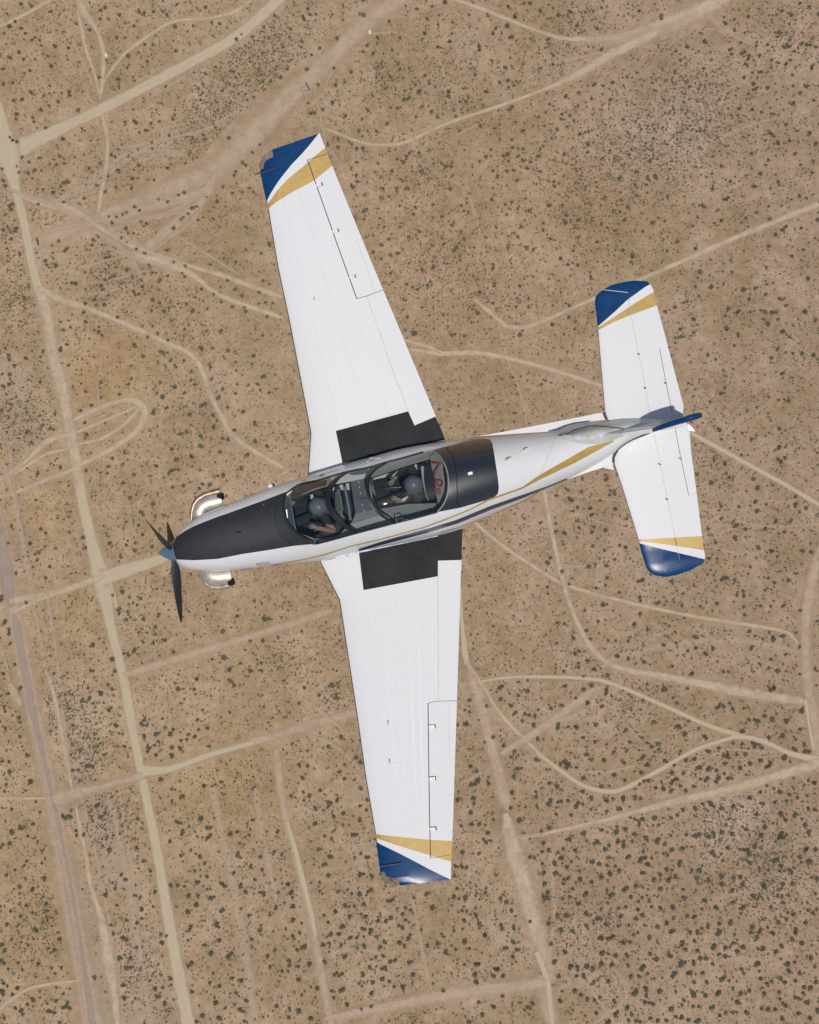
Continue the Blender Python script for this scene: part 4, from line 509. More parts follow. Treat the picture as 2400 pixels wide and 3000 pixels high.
# the smaller plants between the ones traced above
small = []
for _ in range(230000):
    x, y = random.uniform(-60, 2460), random.uniform(-60, 3060)
    if random.random() < density(x, y) / 7.5 and roadfree(x, y):
        small.append((x, y, 1.5 + 0.85 * min(4, random.expovariate(1.3))))
for _ in range(5200):
    x, y = random.uniform(-60, 2460), random.uniform(-60, 3060)
    if roadfree(x, y): small.append((x, y, random.uniform(2.4, 4.8)))
# shrubs beyond the frame so that the desert goes on
for _ in range(2500):
    a = random.uniform(0, 6.283); r = 1600 + 2600 * random.random()
    small.append((1200 + r * math.cos(a), 1500 + r * math.sin(a) * 1.2, random.uniform(2, 7)))
HID = [[(765,440),(936,390),(1306,1291),(1400,1278),(1770,1200),(1745,880),(1900,820),(1910,850),(2000,1190),(2055,1215),(2066,1640),(1890,1690),(1800,1365),(1356,1555),(1325,2580),(1120,2590),(990,1765),(940,1650),(520,1660),(465,1620),(510,1580),(900,1390),(905,1270)]]
B.sort(key=lambda b: -b[2])
vis = [b for b in B if not inside((b[0], b[1]), HID[0]) and 6 < b[0] < 2394 and 6 < b[1] < 2994]
big = vis[:300]; bigset = set(big); rest = [b for b in B if b not in bigset] + small
LAND = [(40, 440, 'the wide pale road junction at far left'), (640, 290, 'the broad pale road at upper left'), (290, 300, 'the forking tracks above the pale road'), (330, 640, 'the crossing of sandy tracks at left'), (130, 780, 'the pale road along the left side'),
 (560, 600, 'the sandy wash left of the upper wing tip'), (880, 200, 'the sandy wash at the top'), (1250, 120, 'the curved track at the top'), (1520, 70, 'the curved track at the top'), (1150, 420, 'the looping track right of the upper wing tip'), (2050, 80, 'the broad sandy track at upper right'), (2250, 160, 'the thin track at upper right'),
 (2150, 420, 'the open scrub at upper right'), (1500, 650, 'the bare plain right of the upper wing'), (2100, 720, 'the straight sandy track above the tail'), (1150, 860, 'the trailing edge of the upper wing'), (1550, 980, 'the tracks between wing and tail'), (2250, 950, 'the right edge beyond the tail'), (2200, 1350, 'the pale track leaving the tail'),
 (400, 1220, 'the oval loop of tracks at left'), (620, 1130, 'the winding track below the left junction'), (780, 1200, 'the winding track ahead of the upper wing'), (260, 1500, 'the road left of the nose'), (600, 1400, 'the nose above the exhaust'), (340, 1670, 'the road junction in front of the propeller'), (700, 1800, 'the ground below the nose'), (900, 2000, 'the lower wing leading edge'),
 (110, 1750, 'the grey paved road at lower left'), (420, 2270, 'the lower left crossroads'), (190, 2500, 'the pale strip beside the paved road'), (480, 2600, 'the pale road at the lower left'), (60, 2700, 'the lower left corner'), (640, 2500, 'the faint track left of the lower wing'), (850, 2700, 'the faint straight road below the lower wing'), (1100, 2800, 'the ground below the lower wing tip'),
 (1500, 2500, 'the wide pale road at the bottom'), (1620, 2850, 'the bottom end of the wide pale road'), (1450, 2100, 'the track fork right of the lower wing'), (1650, 1750, 'the curving track below the tail'), (1950, 1750, 'the lower stabilizer tip'), (2300, 1850, 'the wide road at the right edge'), (2000, 2050, 'the thin pale track at right'), (1800, 2300, 'the curved pale track at lower right'), (2200, 2200, 'the track junction at lower right'),
 (2000, 2350, 'the slanting sandy road at lower right'), (1800, 2550, 'the scrub at lower right'), (2150, 2600, 'the greyish scrub at lower right'), (2300, 2800, 'the lower right corner'), (1950, 2850, 'the dense scrub at the bottom right'), (1750, 2950, 'the bottom edge right of the road'), (500, 130, 'the thin track at the top left')]
cent = {}
for i, (x, y, r) in enumerate(big):
    li = min(range(len(LAND)), key=lambda k: (LAND[k][0]-x)**2 + (LAND[k][1]-y)**2)
    cent.setdefault(li, []).append(i)
labels = {}
def side(dx, dy):
    v = 'upper' if dy < -28 else 'lower' if dy > 28 else ''
    h = 'left' if dx < -28 else 'right' if dx > 28 else ''
    return (v + ' ' + h).strip() or 'middle'
rank = ['largest', 'second largest', 'third largest', 'fourth largest', 'fifth largest', 'sixth largest', 'seventh largest', 'eighth largest', 'ninth largest', 'tenth largest', 'eleventh largest', 'twelfth largest', 'thirteenth largest', 'fourteenth largest', 'fifteenth largest', 'sixteenth largest']
for li, ids in cent.items():
    mx_ = sum(big[i][0] for i in ids) / len(ids); my_ = sum(big[i][1] for i in ids) / len(ids)
    bysec = {}
    for i in ids: bysec.setdefault(side(big[i][0] - mx_, big[i][1] - my_), []).append(i)
    for s, lst in bysec.items():
        lst.sort(key=lambda i: big[i][0])
        for n_, i in enumerate(lst):
            q = '' if len(lst) == 1 else ['leftmost ', 'second from left ', 'third from left ', 'fourth from left ', 'fifth from left ', 'sixth from left ', 'seventh from left ', 'eighth from left '][min(n_, 7)]
            siz = 'large' if big[i][2] > 9 else 'dark'
            la = f"{q}{siz} bush, {s} of those by {LAND[li][2]}".replace('second from left', 'second').replace('third from left', 'third').replace('fourth from left', 'fourth').replace('fifth from left', 'fifth').replace('sixth from left', 'sixth').replace('seventh from left', 'seventh').replace('eighth from left', 'eighth')
            if len(la.replace('-', ' ').split()) > 16: la = la.replace(' of those by ', ', near ')
            labels[i] = la
for i, (x, y, r) in enumerate(big):
    o = bpy.data.objects.new('desert_bush', BM[i % 12]); COL.objects.link(o)
    o.location = G(x, y, 0.02); s = r * SG * 0.97
    o.scale = (s, s, s * random.uniform(0.8, 1.1)); o.rotation_euler = (0, 0, random.uniform(0, 6.28))
    tag(o, labels[i], 'bush', 'bushes scattered over the desert')
# everything smaller: one mesh of low scrub
vs, fs, mi = [], [], []
for x, y, r in rest:
    c = G(x, y); R_ = r * SG; r = r * (1.12 if r < 4 else 0.88); n = 30 if r > 4.2 else 14 if r > 2.9 else 4
    m_ = 0 if r > 3.0 else random.choice((0, 1, 1, 2))
    offs = [(random.uniform(-.35, .35), random.uniform(-.35, .35)) for _ in range(3)]
    for _ in range(n):
        ox, oy = random.choice(offs)
        a = random.uniform(0, 6.283); q = math.sqrt(random.random()) * 0.72
        cx, cy = c.x + R_ * (ox + math.cos(a) * q), c.y + R_ * (oy + math.sin(a) * q)
        cz = R_ * (0.15 + 0.65 * math.sqrt(1 - q * q) * random.random()) + .3
        s = R_ * random.uniform(.2, .42) * (1.0 if n > 8 else 2.0); a = random.uniform(0, 6.283); t = random.uniform(-.35, .35) * s
        b0 = len(vs)
        vs += [(cx + s*math.cos(a), cy + s*math.sin(a), cz + t), (cx + s*math.cos(a+2.1), cy + s*math.sin(a+2.1), cz - t), (cx + s*math.cos(a+4.2), cy + s*math.sin(a+4.2), cz + t*.3)]
        fs.append((b0, b0+1, b0+2)); mi.append(m_)
me = bpy.data.meshes.new('low_scrub'); me.from_pydata(vs, [], fs)
scrub = link('low_scrub', me, LM); me.polygons.foreach_set('material_index', mi)
tag(scrub, 'countless small dark desert shrubs dotted between the bigger bushes', 'scrub', kind='stuff')
print('traced', nB, 'individual', len(big), 'rest', len(rest), 'tris', len(fs))

# small man-made things on the ground
galv = mat('galvanised_steel', (0.33, 0.33, 0.34), 0.5, 0.6, var=.2); darkst = mat('rusted_dark_steel', (0.035, 0.03, 0.03), 0.7, var=.3)
fr = empty('steel_frame', G(893, 257)); tag(fr, 'grey steel frame lying beside the sandy wash above the upper wing tip', 'frame')
bm = bmesh.new()
for (x0, y0, x1, y1) in ((205, 528, 232, 572), (178, 548, 200, 596), (180, 552, 208, 538), (190, 575, 220, 560)):
    a, b_ = g2([(x0, y0), (x1, y1)]); pa, pb = G(*a), G(*b_); o0 = G(893, 257)
    tube(bm, [pa - o0 + Vector((0, 0, .5)), pb - o0 + Vector((0, 0, .5))], 0.26, 6)
    for q in (pa, pb): tube(bm, [q - o0, q - o0 + Vector((0, 0, .5))], 0.14, 6)
from_bm('rail', bm, galv, fr)
bm = bmesh.new(); a, b_ = g2([(207, 524), (233, 570)]); o0 = G(893, 257)
tube(bm, [G(*a) - o0 + Vector((0, 0, .9)), G(*b_) - o0 + Vector((0, 0, .9))], 0.18, 6); from_bm('top_rail', bm, darkst, fr)
o0 = G(110, 707); bm = bmesh.new()
a, b_ = g1([(232, 1500), (243, 1552)]); tube(bm, [G(*a) - o0 + Vector((0, 0, .25)), G((a[0]+b_[0])/2 + 1, (a[1]+b_[1])/2) - o0 + Vector((0, 0, .3)), G(*b_) - o0 + Vector((0, 0, .25))], [0.22, 0.3, 0.22], 8)
po = from_bm('fallen_pole', bm, darkst); po.location = o0; tag(po, 'dark pole lying beside the pale left road', 'pole')
whitem = mat('sun_bleached_plastic', (0.7, 0.7, 0.6), 0.6, var=.15)
for (x, y), lab in ((g1([(671, 350)])[0], 'white scrap lying by the track left of the top'), (g2([(611, 205)])[0], 'whitish scrap on the sandy wash edge at the top')):
    bm = bmesh.new(); vv = box(bm, (0, 0, .25), (0.8, 1.5, .5), 0.25, .7); box(bm, (0.1, 0.7, .35), (.7, .6, .7), .4, .6)
    bmesh.ops.bevel(bm, geom=bm.edges[:], offset=.08, segments=2, affect='EDGES')
    o = from_bm('discarded_scrap', bm, whitem); o.location = G(x, y); tag(o, lab, 'scrap', 'white scraps on the desert')
def spark(m):      # clear coat with the small dents and rivet heads of a sheet-metal skin
    nt, b = m.node_tree, m.node_tree.nodes['Principled BSDF']
    tc = nt.nodes.new('ShaderNodeTexCoord'); n = nt.nodes.new('ShaderNodeTexNoise'); n.inputs['Scale'].default_value = 13; n.inputs['Detail'].default_value = 2; n.inputs['Roughness'].default_value = 0.7
    nt.links.new(tc.outputs['Object'], n.inputs['Vector']); bp = nt.nodes.new('ShaderNodeBump'); bp.inputs['Strength'].default_value = 0.22; bp.inputs['Distance'].default_value = 0.010
    nt.links.new(n.outputs[0], bp.inputs['Height']); nt.links.new(bp.outputs[0], b.inputs['Coat Normal']); b.inputs['Coat Roughness'].default_value = 0.05
# ---------------------------------------------------------------- the aircraft
white = mat('white_enamel', (0.72, 0.705, 0.69), 0.5, coat=0.5, spec=.3, var=0.035, vscale=45, bump=0.0)
spark(white)
blue = mat('blue_enamel', (0.004, 0.043, 0.135), 0.24, coat=0.0, spec=.16, var=0.10, vscale=7)
gold = mat('gold_enamel', (0.45, 0.285, 0.070), 0.45, metal=0.1, coat=0.1, var=0.10, vscale=14)
matte = mat('matte_black_walkway', (0.024, 0.025, 0.026), 0.8, var=0.3, vscale=3.5, bump=0.3, bscale=180, spec=.3)
glare = mat('antiglare_black', (0.027, 0.028, 0.032), 0.58, var=0.14, vscale=9, spec=.4)
hoodm = mat('gloss_black_hood', (0.012, 0.013, 0.015), 0.36, coat=0.6, spec=.9)
gap = mat('panel_gap', (0.045, 0.03, 0.022), 0.8)
seam = mat('panel_seam', (0.42, 0.39, 0.36), 0.7)
edge_shade_trim = mat('edge_shade_and_dark_trim', (0.07, 0.05, 0.055), 0.5)  # dark strip paints in the leading edges' shade; also probe, tip seams
navy = mat('dark_stripe_enamel', (0.012, 0.020, 0.075), 0.25, coat=.4)
red = mat('red_webbing', (0.36, 0.035, 0.02), 0.6, var=.2)
redp = mat('red_paint', (0.55, 0.05, 0.07), 0.5)
yell = mat('yellow_paint', (0.62, 0.42, 0.10), 0.5, var=.1)
metal = mat('heat_stained_steel', (0.44, 0.415, 0.36), 0.42, 0.5, var=0.2, vscale=8, lo_tone=(0.42, 0.34, 0.25), bump=.2, bscale=14)
metal2 = mat('burnt_steel_edge', (0.36, 0.26, 0.2), 0.4, 0.75, var=.3, vscale=12)
chrome = mat('polished_fillet_metal', (0.55, 0.57, 0.58), 0.3, .6, var=.3, vscale=9, bump=.3, bscale=9)
flat_black = mat('flat_black', (0.003, 0.003, 0.003), 0.9)  # solid black put in for the dark inside openings; also seams, tail light
steelblue = mat('spinner_enamel', (0.13, 0.21, 0.30), 0.22, .35, coat=.7)
blade = mat('propeller_black', (0.018, 0.019, 0.022), 0.5, var=.2)
fillet_grey = mat('mottled_grey_paint', (0.56, 0.57, 0.54), 0.5, var=.08, vscale=4, lo_tone=(0.42, 0.42, 0.37), bump=.3, bscale=9)  # mottled, greyer than the white skin; for the fin fillet
cgrey = mat('cockpit_grey', (0.24, 0.25, 0.235), 0.6, var=.12, vscale=8, bump=.2, bscale=25)
cnavy = mat('cockpit_dark', (0.006, 0.016, 0.040), 0.7, var=.5, vscale=7)
cbrown = mat('brown_cockpit_trim', (0.075, 0.045, 0.028), 0.75, var=.35, vscale=14)
cpan = mat('instrument_cover', (0.035, 0.048, 0.070), 0.6, var=.2, vscale=12)
cream = mat('cream_trim', (0.62, 0.62, 0.54), 0.5, var=.06)
rubber = mat('black_rubber_seal', (0.012, 0.012, 0.012), 0.5)
def glass_mat(name, tint, rough=0.03, f=0.07):
    m = bpy.data.materials.new(name); m.use_nodes = True; nt = m.node_tree; nt.nodes.clear()
    o = nt.nodes.new('ShaderNodeOutputMaterial'); t = nt.nodes.new('ShaderNodeBsdfTransparent'); g = nt.nodes.new('ShaderNodeBsdfGlossy')
    t.inputs[0].default_value = (*tint, 1); g.inputs['Roughness'].default_value = rough
    lw = nt.nodes.new('ShaderNodeLayerWeight'); pw = nt.nodes.new('ShaderNodeMath'); pw.operation = 'POWER'; pw.inputs[1].default_value = 4.0; nt.links.new(lw.outputs['Facing'], pw.inputs[0])
    fr = nt.nodes.new('ShaderNodeMath'); fr.operation = 'MULTIPLY_ADD'; fr.inputs[1].default_value = 0.55; fr.inputs[2].default_value = 0.06; nt.links.new(pw.outputs[0], fr.inputs[0])
    mx = nt.nodes.new('ShaderNodeMixShader'); nt.links.new(fr.outputs[0], mx.inputs[0]); nt.links.new(t.outputs[0], mx.inputs[1]); nt.links.new(g.outputs[0], mx.inputs[2]); nt.links.new(mx.outputs[0], o.inputs[0]); return m
glass = glass_mat('acrylic_canopy', (0.70, 0.73, 0.75))
lensm = glass_mat('clear_light_lens', (0.82, 0.84, 0.86), 0.05)

filletm = mat('scuffed_fillet', (0.30,0.32,0.33), .5, .3, var=.5, vscale=9, lo_tone=(.12,.13,.14))
AIR = empty('airplane', (0, 0, Z0))
tag(AIR, 'white low-wing propeller trainer with blue and gold tips flying above the desert', 'airplane')

EX, NX = (0.9702, -0.2423), (0.2423, 0.9702)
def tu(p):
    dx, dy = p[0] - 462, p[1] - 1621; return (dx * EX[0] + dy * EX[1], dx * NX[0] + dy * NX[1])
def xy(t, u): return (462 + t * EX[0] + u * NX[0], 1621 + t * EX[1] + u * NX[1])
stb = sorted(tu(p) for p in [(506.5,1589),(513.5,1575),(534,1547),(562,1526),(586.5,1509),(652.6,1481),(719,1456.5),(788,1429),(899.6,1394),(1005,1362),(1081,1341),(1180,1313.6),(1305,1293),(1400,1280),(1500,1272),(1615,1263),(1741,1238),(1830,1227),(1976,1226),(2010,1228)])
prt = sorted(tu(p) for p in [(515,1648),(534,1662),(569,1670),(638.7,1674),(743,1663.5),(847,1651),(938,1642.6),(1030,1620),(1150,1597),(1279,1570),(1354.6,1549),(1400,1526),(1530,1472),(1640,1418),(1700,1390),(1770,1352),(1826,1312),(1850,1292),(1908,1270),(1976,1262),(2020,1258)])
HUP = [(46,.13),(70,.24),(110,.33),(200,.42),(330,.50),(391,.56),(450,.70),(522,.845),(600,.91),(660,.945),(734,.934),(800,.918),(880,.893),(1019,.78),(1150,.60),(1300,.44),(1450,.32),(1560,.20),(1640,.08)]
HDN = [(46,.14),(100,.40),(300,.62),(900,.62),(1300,.36),(1640,.10)]
T0, T1 = 48.0, 1590.0
def ringz(t, u):
    a = smooth_interp(stb, t); b_ = smooth_interp(prt, t); c = (a + b_) / 2; w_ = max(1, (b_ - a) / 2)
    q = min(1, abs((u - c) / w_)); return smooth_interp(HUP, t) * (1 - q ** 2.2) ** (1 / 2.2)
def FZ(x, y): return ringz(*tu((x, y)))
bm = bmesh.new(); NR = 84; prev = None; K = 196
for i in range(K + 1):
    t = T0 + (T1 - T0) * i / K
    a = smooth_interp(stb, t); b_ = smooth_interp(prt, t); c = (a + b_) / 2; w_ = (b_ - a) / 2
    hu, hd = smooth_interp(HUP, t), smooth_interp(HDN, t); ring = []
    for k in range(NR):
        ph = 2 * math.pi * k / NR; cs, sn = math.cos(ph), math.sin(ph); e_ = 2 / 2.2
        u = c + w_ * math.copysign(abs(cs) ** e_, cs); z = (hu if sn >= 0 else hd) * math.copysign(abs(sn) ** e_, sn)
        ring.append(bm.verts.new(P(*xy(t, u), z)))
    if prev:
        for k in range(NR): bm.faces.new((prev[k], prev[(k+1) % NR], ring[(k+1) % NR], ring[k]))
    else: bm.faces.new(ring)
    prev = ring
bm.faces.new(prev[::-1])
bmesh.ops.recalc_face_normals(bm, faces=bm.faces)
bm.normal_update()
if sum(f.normal.z for f in bm.faces if f.calc_center_median().z > .2) < 0: bmesh.ops.reverse_faces(bm, faces=bm.faces)

antig = cN([(222,800),(270,770),(330,730),(400,693),(480,660),(590,618),(700,580),(830,533),(950,490),(1060,448),(1175,405),(1240,376)]) + cC([(440,935),(620,1000)]) + cC([(620,1650),(560,1702)]) + cN([(1240,860),(1180,870),(1000,900),(800,930),(600,970),(400,982),(250,975),(200,900)])
canopy_o = cC([(560,1702),(450,1615),(350,1530),(280,1440),(237,1350),(215,1230),(222,1160),(250,1085),(300,1025),(370,975),(450,938),(530,920),(620,905),(1010,790),(1300,728),(1500,668)]) + cR([(520,488),(725,430),(800,415),(850,430),(895,470),(940,540),(968,620),(982,700),(982,800),(965,890),(925,975),(880,1030),(430,1155)]) + cC([(1145,1562),(620,1700)])
glass_o = canopy_o
hood = cR([(725,432),(980,366),(1180,318),(1250,298),(1330,290),(1400,300),(1425,345),(1440,430),(1460,560),(1482,700),(1490,790),(1480,850),(1450,880),(1380,910),(1290,937),(1100,992),(860,1038),(860,900),(860,500)])
bow1 = cC([(1012,788),(930,838),(860,895),(805,960),(765,1040),(740,1110),(745,1180),(765,1245),(800,1310),(860,1385),(920,1445),(1000,1505),(1085,1560),(1145,1572),(1140,1545),(1060,1495),(980,1430),(910,1360),(860,1290),(830,1220),(812,1150),(812,1090),(830,1010),(860,950),(910,880),(960,835),(1022,796)])
bow2 = cC([(1505,666),(1440,690),(1370,735),(1310,800),(1270,860),(1252,930),(1258,1010),(1285,1100),(1305,1190),(1340,1250),(1400,1310),(1470,1365),(1560,1415),(1620,1445),(1632,1430),(1560,1395),(1480,1335),(1400,1265),(1350,1200),(1320,1110),(1298,1030),(1290,950),(1300,880),(1340,810),(1390,750),(1450,705),(1515,672)])
gold1 = cN([(1050,1017),(1300,975),(1500,928),(1725,855)]) + cR([(300,1303),(730,1185),(1000,1083),(1200,1003),(1380,905),(1725,783)]) + cT([(440,722),(640,608),(800,515),(980,468),(982,478),(860,545),(700,632),(450,752)]) + cR([(1725,803),(1380,925),(1200,1018),(1000,1098),(730,1200),(300,1318)]) + cN([(1725,868),(1500,940),(1300,985),(1050,1027)])
navy1 = cR([(75,1408),(300,1335),(500,1275),(800,1195),(1060,1115),(1400,975),(1725,862)]) + cT([(500,800),(640,742),(650,752),(500,815)]) + cR([(1725,900),(1400,1018),(1080,1150),(830,1228),(600,1290),(300,1370),(75,1432)])
gold2 = cR([(900,1235),(1100,1180),(1400,1068),(1725,925)]) + cT([(460,825),(462,835)]) + cR([(1725,942),(1400,1080),(1100,1192),(900,1248)])
goldS = cT([(-200,505),(0,441),(250,424),(530,406),(532,416),(250,433),(0,450),(-200,512)])
blueS = cT([(530,412),(590,396),(650,370),(720,352),(845,334),(790,372),(700,398),(640,402),(560,420)])
hoodseam = line(cR([(962,375),(968,405),(1005,440),(1035,500),(1052,580),(1065,700),(1070,850),(1062,930),(1085,975),(1102,985)]), 2.4)
noseseam = line(cN([(1150,470),(1095,540),(1080,610),(1095,700),(1130,770),(1180,820),(1240,855)]), 1.6)
louvL = [line(cN([(920+k*20, 1003-k*2), (940+k*20, 1030-k*2)]), 2.0) for k in range(6)]
louvU = [line(cN([(825+k*18, 460-k*8), (845+k*18, 436-k*8)]), 1.8) for k in range(6)]
slot = line(cN([(750,745),(800,738)]), 5.0)
tailseam = line(cT([(572,425),(440,745)]), 1.2)
redA = cC([(655,846),(705,808),(728,812),(760,800),(762,806),(735,822),(705,845)])
redL = line(cC([(765,802),(918,758)]), 1.9)
yel = cC([(440,915),(455,890),(520,878),(515,898)])
panel = line(cN([(600,800),(610,920),(1020,875),(1000,690)]), 1.0)
paints = [(antig, 2), (hood, 3), (gold1, 4), (navy1, 5), (gold2, 4), (goldS, 4), (blueS, 5), (hoodseam, 10), (noseseam, 10), (tailseam, 7), (redA, 8), (redL, 8), (yel, 9), (slot, 10)] + [(q, 6) for q in louvL + louvU]
for poly, _ in paints: cut_poly(bm, poly, 16)
for poly in (canopy_o, bow1, bow2): cut_poly(bm, poly, 16)
bm.faces.ensure_lookup_table(); bm.normal_update()
kl = bm.faces.layers.int.new('part')
for f in bm.faces:
    c3 = f.calc_center_median(); p = PX(c3); up = c3.z > 0.06
    f.material_index = 0
    for poly, mi_ in paints:
        if inside(p, poly) and (up or mi_ in (4, 5)): f.material_index = mi_
    if up and inside(p, canopy_o):
        if inside(p, bow1) or inside(p, bow2): f[kl] = 2
        else: f[kl] = 1
    elif up and (inside(p, bow1) or inside(p, bow2)): f[kl] = 2
def sub(k):
    b2 = bm.copy(); l2 = b2.faces.layers.int['part']
    bmesh.ops.delete(b2, geom=[f for f in b2.faces if f[l2] != k], context='FACES'); return b2
fmats = [white, white, glare, hoodm, gold, navy, gap, seam, redp, yell, flat_black]
def finish(o, ang=40):
    for p_ in o.data.polygons: p_.use_smooth = True
    try: o.data.set_sharp_from_angle(angle=math.radians(ang))
    except Exception: pass
    return o
fus = finish(from_bm('fuselage', sub(0), fmats, AIR))
cb = sub(1)
for f in cb.faces: f.material_index = 0
can = finish(from_bm('canopy', cb, glass, AIR))
bb = sub(2)
for f in bb.faces: f.material_index = 0
r_ = bmesh.ops.extrude_face_region(bb, geom=bb.faces[:])
for v in [g for g in r_['geom'] if isinstance(g, bmesh.types.BMVert)]: v.co += Vector((0, 0, 0.018))
bmesh.ops.recalc_face_normals(bb, faces=bb.faces)
bow = from_bm('canopy_frame', bb, mat('canopy_bow_black', (0.016, 0.016, 0.017), 0.35), can)
bm.free()
# seals, sill rails
def rail(name, pts, rad, m, parent, dz=0.0, n=8):
    b_ = bmesh.new(); tube(b_, [P(x, y, FZ(x, y) + dz) for x, y in pts], rad, n); o = from_bm(name, b_, m, parent); finish(o, 50); return o
rail('windscreen_frame', cr_path([(p[0], p[1], 0) for p in cC([(610,1702),(450,1612),(350,1530),(280,1440),(237,1350),(215,1230),(222,1160),(250,1085),(300,1025),(370,975),(450,938),(620,903)])], 6) and [(q[0], q[1]) for q in cr_path([(p[0], p[1], 0) for p in cC([(610,1702),(450,1612),(350,1530),(280,1440),(237,1350),(215,1230),(222,1160),(250,1085),(300,1025),(370,975),(450,938),(620,903)])], 6)], 0.013, rubber, can)
rail('canopy_sill', [(q[0], q[1]) for q in cr_path([(*p, 0) for p in cC([(630,1698),(900,1628),(1145,1560),(1620,1436)]) + cR([(650,1095),(870,1035)])], 14)], 0.012, rubber, can)
rail('canopy_sill', [(q[0], q[1]) for q in cr_path([(*p, 0) for p in cC([(620,905),(1010,790),(1300,730),(1500,670)]) + cR([(520,488),(725,430)])], 14)], 0.012, rubber, can)
rail('canopy_edge', [(q[0], q[1]) for q in cr_path([(*p, 0) for p in cR([(725,436),(800,420),(850,435),(895,475),(938,545),(966,622),(978,700),(978,800),(960,890),(920,972),(870,1030)])], 6)], 0.011, cgrey, can)
# inner black second line of each bow
for pts in ([(1022,796),(930,862),(862,945),(822,1030),(806,1130),(818,1210),(855,1290),(930,1385),(1040,1485),(1143,1568)], [(1515,672),(1400,742),(1330,820),(1295,930),(1300,1040),(1325,1130),(1360,1215),(1450,1315),(1560,1400),(1632,1440)]):
    rail('canopy_seal', [(q[0], q[1]) for q in cr_path([(*p, 0) for p in cC(pts)], 8)], 0.010, rubber, can, 0.02)
# canopy latches on the port sill
for cx, cy in cC([(608, 1660)]) + cR([(455, 1120)]):
    b_ = bmesh.new(); z = FZ(cx, cy)
    box(b_, P(cx, cy, z + .02), (.016, .075, .03), .25); tube(b_, [P(cx + 4, cy - 3, z + .03), P(cx + 14, cy - 8, z + .035), P(cx + 24, cy - 3, z + .03), P(cx + 14, cy + 4, z + .03)], .010, 6); box(b_, P(cx + 30, cy - 2, z + .02), (.03, .018, .02), .25)
    bmesh.ops.bevel(b_, geom=b_.edges[:], offset=.006, segments=2, affect='EDGES'); from_bm('canopy_latch', b_, [cpan], can)
# ---- cockpit tub
def fillholes(name, outer, holes, z, m, parent):
    b_ = bmesh.new(); es = []
    for lp in [outer] + holes:
        vs_ = [b_.verts.new(P(x, y, z(x, y) if callable(z) else z)) for x, y in lp]
        es += [b_.edges.new((vs_[i], vs_[(i+1) % len(vs_)])) for i in range(len(vs_))]
    bmesh.ops.triangle_fill(b_, edges=es, use_beauty=True)
    bmesh.ops.recalc_face_normals(b_, faces=b_.faces)
    return from_bm(name, b_, m, parent)
def shrink(poly, k):
    cx = sum(p[0] for p in poly) / len(poly); cy = sum(p[1] for p in poly) / len(poly)
    return [(cx + (p[0]-cx)*k, cy + (p[1]-cy)*k) for p in poly]
well1 = cC([(318,1130),(440,1085),(560,1040),(700,990),(860,950),(1065,905),(1130,1310),(1085,1420),(1060,1440),(900,1600),(700,1640),(560,1610),(375,1545),(345,1420)])
well2 = cR([(200,690),(300,655),(430,615),(520,580),(640,545),(795,500),(810,560),(875,900),(870,945),(720,950),(560,955),(400,985),(262,1010),(215,900)])
tub = fillholes('cockpit_tub', canopy_o, [well1, well2], 0.40, cgrey, AIR)
for wl, fl in ((well1, -.32), (well2, -.32)):
    b_ = bmesh.new(); n_ = len(wl)
    a_ = [b_.verts.new(P(x, y, .40)) for x, y in wl]; d_ = [b_.verts.new(P(x, y, fl)) for x, y in shrink(wl, .93)]
    for i in range(n_): b_.faces.new((a_[i], a_[(i+1) % n_], d_[(i+1) % n_], d_[i]))
    b_.faces.new(d_); bmesh.ops.recalc_face_normals(b_, faces=b_.faces); from_bm('cockpit_well', b_, cnavy, tub)
def plate(name, pts, z, th, m, parent, bev=.008):
    b_ = bmesh.new(); slab(b_, [P(x, y, z(x, y) if callable(z) else z) for x, y in pts], th); return from_bm(name, b_, m, parent)
plate('instrument_coaming', cC([(225,1150),(250,1090),(300,1140),(325,1300),(350,1430),(382,1545),(340,1510),(265,1400),(228,1280)]), .47, .05, cpan, tub)
plate('coaming_trim', cC([(300,1140),(309,1140),(345,1340),(385,1545),(378,1550),(335,1340)]), .478, .012, cgrey, tub)
plate('coaming_handle', cC([(250,1260),(262,1265),(275,1370),(265,1368)]), .49, .012, chrome, tub)
plate('side_console', cC([(300,1040),(450,950),(620,915),(770,890),(760,960),(620,990),(480,1050),(380,1120),(310,1130)]), .43, .03, cbrown, tub)
plate('side_console', cC([(375,1530),(560,1600),(720,1640),(740,1600),(900,1560),(960,1480),(900,1420),(620,1590),(560,1690),(470,1620)]), .25, .03, cbrown, tub)
plate('side_console', cC([(285,1545),(330,1560),(470,1640),(540,1690),(420,1700),(330,1680),(290,1610)]), .44, .02, cbrown, tub)
plate('cream_trim', cC([(275,1530),(290,1532),(295,1610),(335,1680),(315,1680),(282,1620)]), .46, .03, cream, tub)
plate('cream_trim', cC([(222,1125),(260,1065),(335,1015),(310,1050),(255,1100),(232,1140)]), .46, .03, cream, tub)
plate('sill_panel', cC([(625,906),(820,860),(830,905),(800,960),(1060,908),(1290,855),(1300,800),(1080,830),(1010,800)]), .43, .025, cream, tub)
plate('sill_recess', cC([(1022,792),(1290,735),(1280,790),(1230,815),(1120,828),(1065,815)]), .455, .02, cpan, tub)
mdk = cC([(1068,925),(1270,880),(1262,960),(1300,1100),(1320,1200),(1380,1262),(1132,1312)])
plate('mid_deck', mdk, .44, .30, mat('mid_deck_grey', (0.105, 0.11, 0.118), .6, var=.2, vscale=10), tub)
b_ = bmesh.new()
for p in cC([(1170,915),(1180,980),(1190,1055),(1215,1205),(1240,1280)]): box(b_, P(*p, .45), (.014, .018, .014), .2)
from_bm('deck_fastener', b_, cream, tub)
plate('deck_handle', cC([(1150,1100),(1175,1115),(1270,1110),(1272,1130),(1180,1135)]), .46, .02, cpan, tub)
